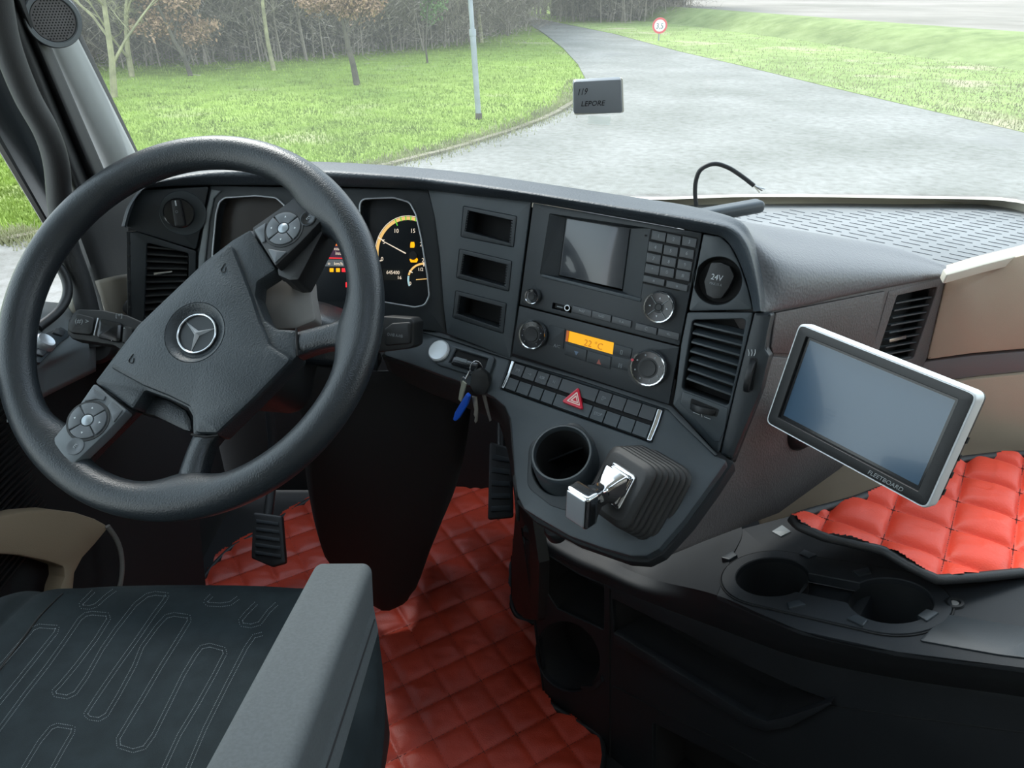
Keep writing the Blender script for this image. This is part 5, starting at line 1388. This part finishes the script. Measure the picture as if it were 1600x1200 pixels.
# shoulder from front to top
sh_f = [PF.at(x, y, -.001) for x, y in ((818, 838), (850, 862), (905, 896), (950, 915), (1010, 940), (1130, 985), (1250, 1028), (1400, 1060), (1620, 1092))]
topz = [(828, 812), (850, 826), (905, 856), (950, 876), (1020, 905), (1120, 930), (1250, 985), (1400, 1018), (1620, 1046)]
def topp(x, y): return PT.at(x, y)
sh_t = []
for (x, y), q in zip(topz, sh_f):
    if x < 1100:
        k = max(0, min(1, (x-828)/290)); z = q.z+.020+.015*k; sh_t.append(ZP(x, y, z))
    else: sh_t.append(topp(x, y))
sh_m = [a.lerp(b, .5)+V((-.006, -.008, .008)) for a, b in zip(sh_f, sh_t)]
loft('console_shoulder', [sh_f, sh_m, sh_t], M_low, co, 90, 12, .0)
# top sheet (with wells for two cups)
zt = [(828, 806), (900, 846), (960, 868), (1010, 884), (1090, 850), (1170, 822), (1230, 806), (1330, 860), (1470, 915), (1640, 905)]
back_ = []
for (x, y), q in zip(zt, resample(sh_t, len(zt))): back_.append(None)
c1u, c2u = PT.uv(1206, 903), PT.uv(1390, 940)
ow = [V((c1u.x+.052*cos(a), c1u.y+.052*sin(a))) for a in [2*pi*i/44 for i in range(44)]]
def topslab(name, pts, h0, h1, mat, holes=(), cr=.004, ch_=.001): return slab(name, PT, pts, h0, h1, mat, co, ch_, cr, holes=holes)
rC = .0455
h1c = circ2(c1u, rC, 48); h2c = circ2(c2u, rC, 48)
# joined figure-eight opening outline
dv = (c2u-c1u); dl = dv.length; du = dv/dl; dn = V((-du.y, du.x))
a0 = math.acos(min(1, .030/rC)) 
fig = []
th0 = math.asin(.022/rC)
def pt_(c, a): return V((c.x+rC*(du.x*cos(a)+dn.x*sin(a)), c.y+rC*(du.y*cos(a)+dn.y*sin(a))))
for i in range(33): fig.append(pt_(c1u, th0+(2*pi-2*th0)*i/32))
for i in range(33): fig.append(pt_(c2u, pi+th0+(2*pi-2*th0)*i/32))
big8 = []
RB = .064
for i in range(25): 
    a = pi/2+pi*i/24; big8.append(V((c1u.x+RB*(du.x*cos(a)+dn.x*sin(a)), c1u.y+RB*(du.y*cos(a)+dn.y*sin(a)))))
for i in range(25):
    a = -pi/2+pi*i/24; big8.append(V((c2u.x+RB*(du.x*cos(a)+dn.x*sin(a)), c2u.y+RB*(du.y*cos(a)+dn.y*sin(a)))))
slab('console_top', PT, [(1120, 931), (1160, 826), (1235, 806), (1500, 780), (1720, 800), (1720, 1062), (1620, 1046), (1400, 1018), (1250, 985)], -.006, .0, M_low, co, .001, .002, holes=[inset(big8, .002)])
nb_ = [ZP(x, y, q.z+.006) for (x, y), q in zip([(845, 806), (880, 826), (930, 850), (985, 872), (1040, 866)], sh_t)]+[PT.at(1160, 826)]
loft('console_neck', [sh_t[:6], [a.lerp(b, .5)+V((0, 0, .002)) for a, b in zip(sh_t, nb_)], nb_, [p+V((.0, .10, -.03)) for p in nb_]], M_low, co, 40, 12, 0)
cupi = slab2('cup_insert', PT, big8, -.010, .003, M_low, co, .002, holes=[fig])
tube('insert_seam', [PT.w(q.x, q.y, .0006) for q in inset(big8, -.0015)], .0012, M_void, co, True, 6)
for c in (c1u, c2u):
    lathe('cup_well', PT, c, [(rC-.001, -.004), (rC-.003, -.03), (rC-.006, -.062), (rC-.012, -.066)], M_black, cupi, 48)
    for k in range(3): lathe('well_ring', PT, c, [(.028-.007*k, -.066), (.0275-.007*k, -.064), (.026-.007*k, -.064), (.0255-.007*k, -.066)], M_panel2, cupi, 32)
# bridge floor between the wells
slab2('bridge', PT, [V((c1u.x+du.x*x_+dn.x*y_, c1u.y+du.y*x_+dn.y*y_)) for x_, y_ in ((.030, -.034), (dl-.030, -.034), (dl-.030, .034), (.030, .034))], -.05, -.018, M_low, cupi, .003)
def clip(x, y, ang):
    u = PT.uv(x, y); P = [V((-.011, -.006)), V((.011, -.006)), V((.008, .007)), V((-.008, .007))]
    ca, sa = cos(ang), sin(ang)
    slab2('cup_clip', PT, roundpoly([V((u.x+p.x*ca-p.y*sa, u.y+p.x*sa+p.y*ca)) for p in P], .0015), -.004, .0055, M_panel2, cupi, .0012)
for x, y in ((1141, 873), (1262, 870), (1243, 949), (1348, 898), (1341, 974), (1450, 966)):
    u = PT.uv(x, y); c = c1u if (u-c1u).length < (u-c2u).length else c2u; a = atan2(c.y-u.y, c.x-u.x)
    clip(x, y, a-pi/2)
slab('corner_plate', PT, [(1206, 830), (1222, 820), (1236, 830), (1220, 838)], 0, .002, M_grey, co, .0005, .001)
slab('lid_panel', PT, [(1436, 1000), (1462, 975), (1472, 958), (1640, 985), (1640, 1032), (1560, 1022)], 0, .0022, M_panel2, co, .001, .003)
lathe('screw_cap', PT, (1491, 944), [(.0105, .0), (.010, .003), (.007, .003), (.0065, .0006)], M_black, co, 24)
lathe('screw_head', PT, (1491, 944), [(.005, .001), (.0045, .002)], M_greybr, co, 16)
lathe('coin_knob', Pl(ZP(868, 829, -.70), nrm(40, 60)), (868, 829), [(.016, -.01), (.016, .006), (.013, .010), (.004, .011)], M_panel2, co, 24)
# floor side panel with rubber edge left of console
slab('heel_panel', Pl(PF.at(840, 900, .0)+V((-.03, .06, 0)), nrm(70, 0)), [(806, 780), (830, 800), (842, 880), (840, 970), (820, 968), (806, 955), (799, 935), (798, 880)], -.02, .0, M_black, co, .003, .01)

# ------------------------------------------------------------ quilted mats: real padded relief
def quilt(name, label, pl, poly, cell, ang, amp, mat, step, h0=.0, wr=.0015, base=.004, origin=(0, 0), seamw=.10):
    """diamond quilted sheet over polygon (plane uv)"""
    from mathutils import noise
    xs = [p.x for p in poly]; ys = [p.y for p in poly]
    nx = int((max(xs)-min(xs))/step)+1; ny = int((max(ys)-min(ys))/step)+1
    ca, sa = cos(ang), sin(ang); idx = {}; vs, fs = [], []
    def hgt(x, y):
        u = ((x-origin[0])*ca+(y-origin[1])*sa)/cell; v = (-(x-origin[0])*sa+(y-origin[1])*ca)/cell
        fu, fv = abs(u-round(u))*2, abs(v-round(v))*2
        k = (1-math.exp(-fu*cell/.011))*(1-math.exp(-fv*cell/.011))*(.72+.28*fu**.5*fv**.5)
        w = noise.noise(V((x*22+v*.9, y*55, 3)))*wr*.8+noise.noise(V((x*9, y*11, 9)))*wr*.8
        return base+amp*k*(1+.12*noise.noise(V((round(u*1.0)*1.7, round(v)*2.3, 1))))+w*(k*1.0)
    for j in range(ny+1):
        for i in range(nx+1):
            x, y = min(xs)+i*step, min(ys)+j*step
            idx[(i, j)] = (x, y)
    used = {}
    def vid(i, j):
        if (i, j) not in used:
            x, y = idx[(i, j)]; used[(i, j)] = len(vs); vs.append(pl.w(x, y, h0+hgt(x, y)))
        return used[(i, j)]
    for j in range(ny):
        for i in range(nx):
            x, y = idx[(i, j)]
            if pin(V((x+step/2, y+step/2, 0)), poly): fs.append((vid(i, j), vid(i+1, j), vid(i+1, j+1), vid(i, j+1)))
    return pyd(name, vs, fs, mat, None, True, 180)
fp = [(ZP(x, y, Fz)) for x, y in ((340, 872), (306, 925), (306, 1000), (400, 1260), (560, 1290), (940, 1290), (940, 1163), (905, 1132), (862, 1103), (851, 1086), (838, 975), (815, 970), (802, 955), (797, 930), (800, 860), (812, 780), (812, 740), (560, 740), (480, 782), (352, 862))]
PFl = Pl((0, 0, Fz), (0, 0, 1))
o0 = ZP(685, 819, Fz)
mp = [V((p.x, p.y)) for p in fp]
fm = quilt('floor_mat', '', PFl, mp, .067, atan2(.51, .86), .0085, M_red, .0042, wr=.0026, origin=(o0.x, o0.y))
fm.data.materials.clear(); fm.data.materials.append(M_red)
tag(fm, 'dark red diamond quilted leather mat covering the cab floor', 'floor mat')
tube('mat_edge', [PFl.at(x, y, .006) for x, y in ((799, 880), (798, 930), (803, 955), (815, 968), (838, 974))], .006, M_black, fm, n=24)
tube('mat_edge', [PFl.at(x, y, .006) for x, y in ((851, 1086), (862, 1101), (880, 1114), (905, 1131), (940, 1158), (940, 1250))], .006, M_black, fm, n=30)
q_px = [(1226, 806), (1262, 793), (1330, 775), (1390, 752), (1440, 728), (1500, 712), (1560, 705), (1640, 702), (1760, 705), (1760, 890), (1600, 898), (1540, 904), (1466, 909), (1420, 886), (1380, 862), (1330, 850), (1285, 840), (1245, 823)]
bx_ = [PM.uv(x, y, .004) for x, y in q_px]
o1 = PM.uv(1396, 796, 0)
if area2(bx_) < 0: bx_ = bx_[::-1]
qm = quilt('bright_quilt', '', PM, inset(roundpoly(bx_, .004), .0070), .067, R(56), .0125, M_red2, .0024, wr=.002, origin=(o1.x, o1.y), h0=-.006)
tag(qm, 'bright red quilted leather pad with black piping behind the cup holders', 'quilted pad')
edge = [PM.w(q.x, q.y, .001) for q in resample(inset(roundpoly(bx_, .01), .006)+[inset(roundpoly(bx_, .01), .006)[0]], 200)[:-1]]
tube('piping', edge, .0060, M_bind, qm, True, 10)
# seams
def seams(parent, pl, poly, cell, ang, origin, h, mat):
    ca, sa = cos(ang), sin(ang); pp = []
    for fam in (0, 1):
        for k in range(-14, 15):
            for s_ in range(-160, 160):
                u, v = (k*cell, s_*.0075) if fam == 0 else (s_*.0075, k*cell)
                if s_ % 2: pass
                x, y = origin[0]+u*ca-v*sa, origin[1]+u*sa+v*ca
                if not pin(V((x, y, 0)), poly): continue
                d = V((-sa, ca)) if fam == 0 else V((ca, sa)); n_ = V((-d.y, d.x))*.00045; d = d*.0031
                q = V((x, y)); vs = [pl.w(*(q-d-n_), h), pl.w(*(q+d-n_), h), pl.w(*(q+d+n_), h), pl.w(*(q-d+n_), h)]
                pp.append(hexa(vs, [p-pl.n*.0005 for p in vs]))
    return join_part('stitching', pp, mat, parent, False, 'stuff')
seams(qm, PM, inset(bx_, .012), .067, R(56), (o1.x, o1.y), -.006+.0052, M_stitch)
seams(fm, PFl, mp, .067, atan2(.51, .86), (o0.x, o0.y), .0052, M_stitch)
tube('mat_edge', [PFl.at(x, y, .006) for x, y in ((560, 742), (480, 783), (400, 835), (352, 864), (306, 926), (305, 990))], .006, M_black, fm, n=30)
# binding stitches on the piping
pp = []
for i in range(len(edge)):
    p = edge[i]+V((0, 0, .0048)); d = (edge[(i+1) % len(edge)]-edge[i]).normalized(); s_ = d.cross(V((0, 0, 1)))*.0012; d = d*.0022
    vs = [p-d-s_, p+d-s_, p+d+s_, p-d+s_]; pp.append(hexa(vs, [v-V((0, 0, .001)) for v in vs]))
join_part('piping_stitches', pp, M_void, qm, False, 'stuff')

# ------------------------------------------------------------ pedals
for nm, lab_, q, dp in (('brake_pedal', 'black brake pedal in the dark footwell left of the column boot', [(395, 800), (440, 806), (446, 880), (425, 886), (392, 872)], 1.55),
                        ('accelerator_pedal', 'black accelerator pedal right of the column boot', [(765, 690), (800, 700), (802, 808), (762, 812)], 1.62)):
    e = empty(nm, lab_, 'pedal'); P_ = Pl(D(sum(p[0] for p in q)/len(q), sum(p[1] for p in q)/len(q), dp), nrm(5, 45))
    slab('pedal_pad', P_, q, -.012, .0, M_black, e, .003, .006, back=True)
    for k in range(5):
        v = .15+.17*k; Q4 = [q[0], q[1], q[2], q[-1]]
        slab('pedal_rib', P_, [quadlerp(Q4, .12, v), quadlerp(Q4, .88, v), quadlerp(Q4, .88, v+.07), quadlerp(Q4, .12, v+.07)], 0, .002, M_panel2, e, .0005)
    c = P_.at((q[0][0]+q[1][0])/2, q[0][1]+20, -.01); tube('pedal_arm', [c, c+V((0, .10, .10)), c+V((0, .14, .25))], .010, M_black, e, n=12)

# ------------------------------------------------------------ driver's seat
se_ = empty('driver_chair', 'dark fabric driver seat with dotted serpentine pattern and padded armrest', 'seat')
SX, SY, SZ = -.362, .335, -.655
HX, HY, HZ = .232, .295, .075
def seatfn(q):
    x, y, z = q
    nx_, ny_ = x/HX, y/HY
    if z > 0:
        z += .012*max(0, abs(nx_)-.55)/.45*(1-.2) - .010*(1-nx_*nx_)*(1 if ny_ < .6 else 0)*0
        z -= .020*max(0, ny_-.3)**2
        z -= .006*math.exp(-((abs(nx_)-.74)/.03)**2)
    # rounded front corners
    k = max(0, ny_-.35)/.65
    x = x*(1-.10*k*k) ; y = y-.030*k*abs(nx_)**3
    return V((x, y, z))
rbox('cushion', frame(V((SX, SY, SZ)), V((1, 0, 0)), V((0, 1, 0)), V((0, 0, 1))), HX, HY, HZ, .045, M_fab, se_, 60, seatfn, 8)
rbox('cushion_skirt', frame(V((SX, SY-.0, SZ-.10)), V((1, 0, 0)), V((0, 1, 0)), V((0, 0, 1))), HX-.018, HY-.02, .09, .04, M_black, se_, 8, None, 5)
rbox('seat_base', frame(V((SX, SY-.05, -.98)), V((1, 0, 0)), V((0, 1, 0)), V((0, 0, 1))), .17, .20, .23, .03, M_black, se_, 4, None, 3)
ztop = SZ+HZ
def seat_at(x, y):
    """point on the cushion top under a pixel (few fixed-point steps)"""
    z = ztop
    for _ in range(6):
        p = ZP(x, y, z); nx_, ny_ = (p.x-SX)/HX, (p.y-SY)/HY
        z = ztop+.012*max(0, abs(nx_)-.55)/.45*.8-.020*max(0, ny_-.3)**2-.006*math.exp(-((abs(nx_)-.74)/.03)**2)
        yin = p.y+.030*(max(0, ny_-.35)/.65)*abs(nx_)**3
        over = (yin-(SY+HY-.045))/.045
        if 0 < over < 1: z -= .045*(1-sqrt(1-over*over))
    return ZP(x, y, z)
loops = [
 [(-8, 1052), (20, 1020), (52, 983), (62, 979), (90, 981), (88, 989), (60, 1024), (30, 1062), (-8, 1108)],
 [(-8, 1150), (40, 1085), (75, 1040), (100, 1005), (125, 968), (134, 961), (144, 959), (168, 961), (170, 968), (150, 1000), (120, 1040), (95, 1070), (84, 1081), (87, 1087), (105, 1090), (118, 1084), (135, 1060), (160, 1015), (182, 983), (212, 945), (230, 931), (243, 928), (262, 930), (258, 938), (240, 962), (212, 1003), (180, 1048), (150, 1092), (134, 1117), (140, 1123), (155, 1125), (167, 1118), (185, 1088), (210, 1042), (222, 1012), (245, 980), (260, 964), (272, 961), (295, 964), (296, 971), (277, 1002), (252, 1042), (227, 1085), (203, 1125), (185, 1155), (186, 1167), (208, 1174), (226, 1169), (240, 1150), (265, 1100), (287, 1055), (305, 1025), (315, 1012), (328, 1009), (350, 1015), (352, 1022), (335, 1055), (310, 1100), (280, 1150), (254, 1206)],
 [(292, 1206), (320, 1140), (355, 1070), (385, 1012), (397, 995), (412, 991)],
 [(34, 1206), (62, 1160), (80, 1138), (90, 1134), (115, 1138), (114, 1146), (100, 1170), (80, 1206)],
 [(146, 925), (127, 944), (128, 949), (140, 950), (150, 947), (168, 931), (182, 921)],
 [(330, 932), (321, 941), (325, 945), (345, 946), (360, 944), (374, 934)],
 [(400, 944), (384, 960), (376, 970), (378, 977), (392, 979), (406, 975), (420, 956), (434, 943)]]
pp = []
def dots(L, off):
    P = [V((x, y, 0)) for x, y in L]; tot = sum((P[i+1]-P[i]).length for i in range(len(P)-1))
    n_ = max(2, int(tot/2.6)); Q = resample(P, n_)
    for i in range(n_-1):
        d = (Q[min(i+1, n_-1)]-Q[max(i-1, 0)])
        if d.length < 1e-6: continue
        d.normalize(); nrm_ = V((-d.y, d.x, 0)); c = Q[i]+nrm_*off
        if c.y < 921 or c.x < -10: continue
        s_ = .5
        vs = [seat_at(*(c+d*a*s_*1.2+nrm_*b*s_)[:2])+V((0, 0, .0009)) for a, b in ((-1, -1), (1, -1), (1, 1), (-1, 1))]
        pp.append((vs, [(0, 1, 2, 3)]))
for L in loops:
    dots(L, -2.9); dots(L, 2.9)
join_part('pattern_stitches', pp, M_thread, se_, False, 'stuff')
sl = [seat_at(x, y)+V((0, 0, .0004)) for x, y in ((98, 928), (80, 945), (60, 966), (35, 1000), (12, 1030), (-10, 1060))]
tube('bolster_seam', sl, .0012, M_void, se_, n=20, seg=6)
# armrest: runs back from the seat front, wide flat top
af = V((-.152, .505, -.462)); ar = V((-.149, .06, -.335))
ad = (af-ar).normalized(); ax_ = ad.cross(V((0, 0, 1))).normalized(); az_ = ax_.cross(ad).normalized()
LA = (af-ar).length/2
def armfn(q):
    x, y, z = q
    k = (y/LA+1)/2
    x = x*(1.0+.0*k)
    if z < 0: z = z*(1.0-.28*k)
    if z < 0: x = x*(1.0-.22*z/.042) if x > 0 else x*.93
    return V((x, y, z))
rbox('armrest', frame((af+ar)/2-az_*.042, ax_, ad, az_), .0262, LA, .042, .009, M_arm, se_, 20, armfn, 5)
tube('armrest_seam', [ar+ad*(2*LA*t)+ax_*.0275-az_*(.052+.0*t) for t in (.05, .3, .6, .9, .97)], .0011, M_void, se_, n=16, seg=6)

# ------------------------------------------------------------ windscreen card, tape and cable
def wsp(x, y, o=0):
    d = ray(x, y); t = 1.42/d.y
    for _ in range(8):
        p = d*t; yy = 1.43-.24*(p.z-WBz)/(.66-WBz)-abs(p.x-.3)**2*.06; t = (yy-o)/d.y
    return d*t
cdp = Pl(wsp(934, 151, .012), (wsp(973, 130)-wsp(896, 130)).cross(wsp(934, 125)-wsp(934, 175)))
if cdp.n.dot(-cdp.p) < 0: cdp = Pl(cdp.p, -cdp.n)
cd = empty('toll_transponder', 'small grey box with handwriting stuck on the windscreen', 'transponder')
cq = [(896, 128), (971, 124), (973, 174), (970, 177), (898, 178), (896, 175)]
slab('transponder_body', cdp, cq, -.006, .006, plastic('transponder_grey', (.21, .225, .24), .45), cd, .0018, .004, back=True)
slab('adhesive_backing', cdp, [(895, 126), (973, 122), (975, 176), (897, 180)], -.010, -.006, M_cream, cd, .0005, .004, back=True)
text('handwriting', '119', cdp, (909, 144), 10, M_void, cd, .0062, rot=.08, sx=.75, shear=.35)
text('handwriting', 'LEPORE', cdp, (926, 162), 8, M_void, cd, .0062, rot=.04, sx=.95, shear=.2)
tag(slab('tape_strip', cdp, [(919, 181), (954, 182), (953, 195), (918, 193)], -.0085, -.008, M_tape, None, 0, .0005, back=True), 'strip of clear tape on the windscreen below the grey box', 'tape')
cy = 1.40
cbl = empty('loose_cable', 'short black cable curling up behind the dashboard sill with stripped end', 'cable')
tube('sheath', [YP(1088, 322, cy), YP(1086, 300, cy), YP(1088, 280, cy), YP(1096, 264, cy), YP(1116, 256, cy), YP(1138, 262, cy-.005), YP(1160, 276, cy-.01), YP(1178, 290, cy-.015)], .0042, M_black, cbl, n=50, seg=10)
for k in range(3):
    tube('wire_end', [YP(1177, 289, cy-.015), YP(1182+k*2, 295-k, cy-.016), YP(1187+k*4, 301-k*3, cy-.018)], .0014, (M_cream, M_greybr, M_mark)[k], cbl, n=10, seg=6)

# ============================================================ finish: origins at the base of every top-level object
bpy.context.view_layer.update()
def desc(o):
    out = []
    for c in o.children: out.append(c); out += desc(c)
    return out
for o in [o for o in COL.objects if o.parent is None and o.type in ('MESH', 'EMPTY')]:
    if o.get('placed'):
        del o['placed']; continue
    ms = [m for m in [o]+desc(o) if m.type == 'MESH' and len(m.data.vertices)]
    if not ms: continue
    co_ = [v.co for m in ms for v in m.data.vertices]
    lo = [min(c[i] for c in co_) for i in range(3)]; hi = [max(c[i] for c in co_) for i in range(3)]
    b = V(((lo[0]+hi[0])/2, (lo[1]+hi[1])/2, lo[2]))
    if o.type == 'MESH': o.data.transform(Matrix.Translation(-b))
    o.location = b
    for c in o.children: c.matrix_parent_inverse = Matrix.Translation(-b)
for o in COL.objects:
    if o.name.startswith('wall_pillar') and o.type == 'EMPTY': o.name = 'trim_1'
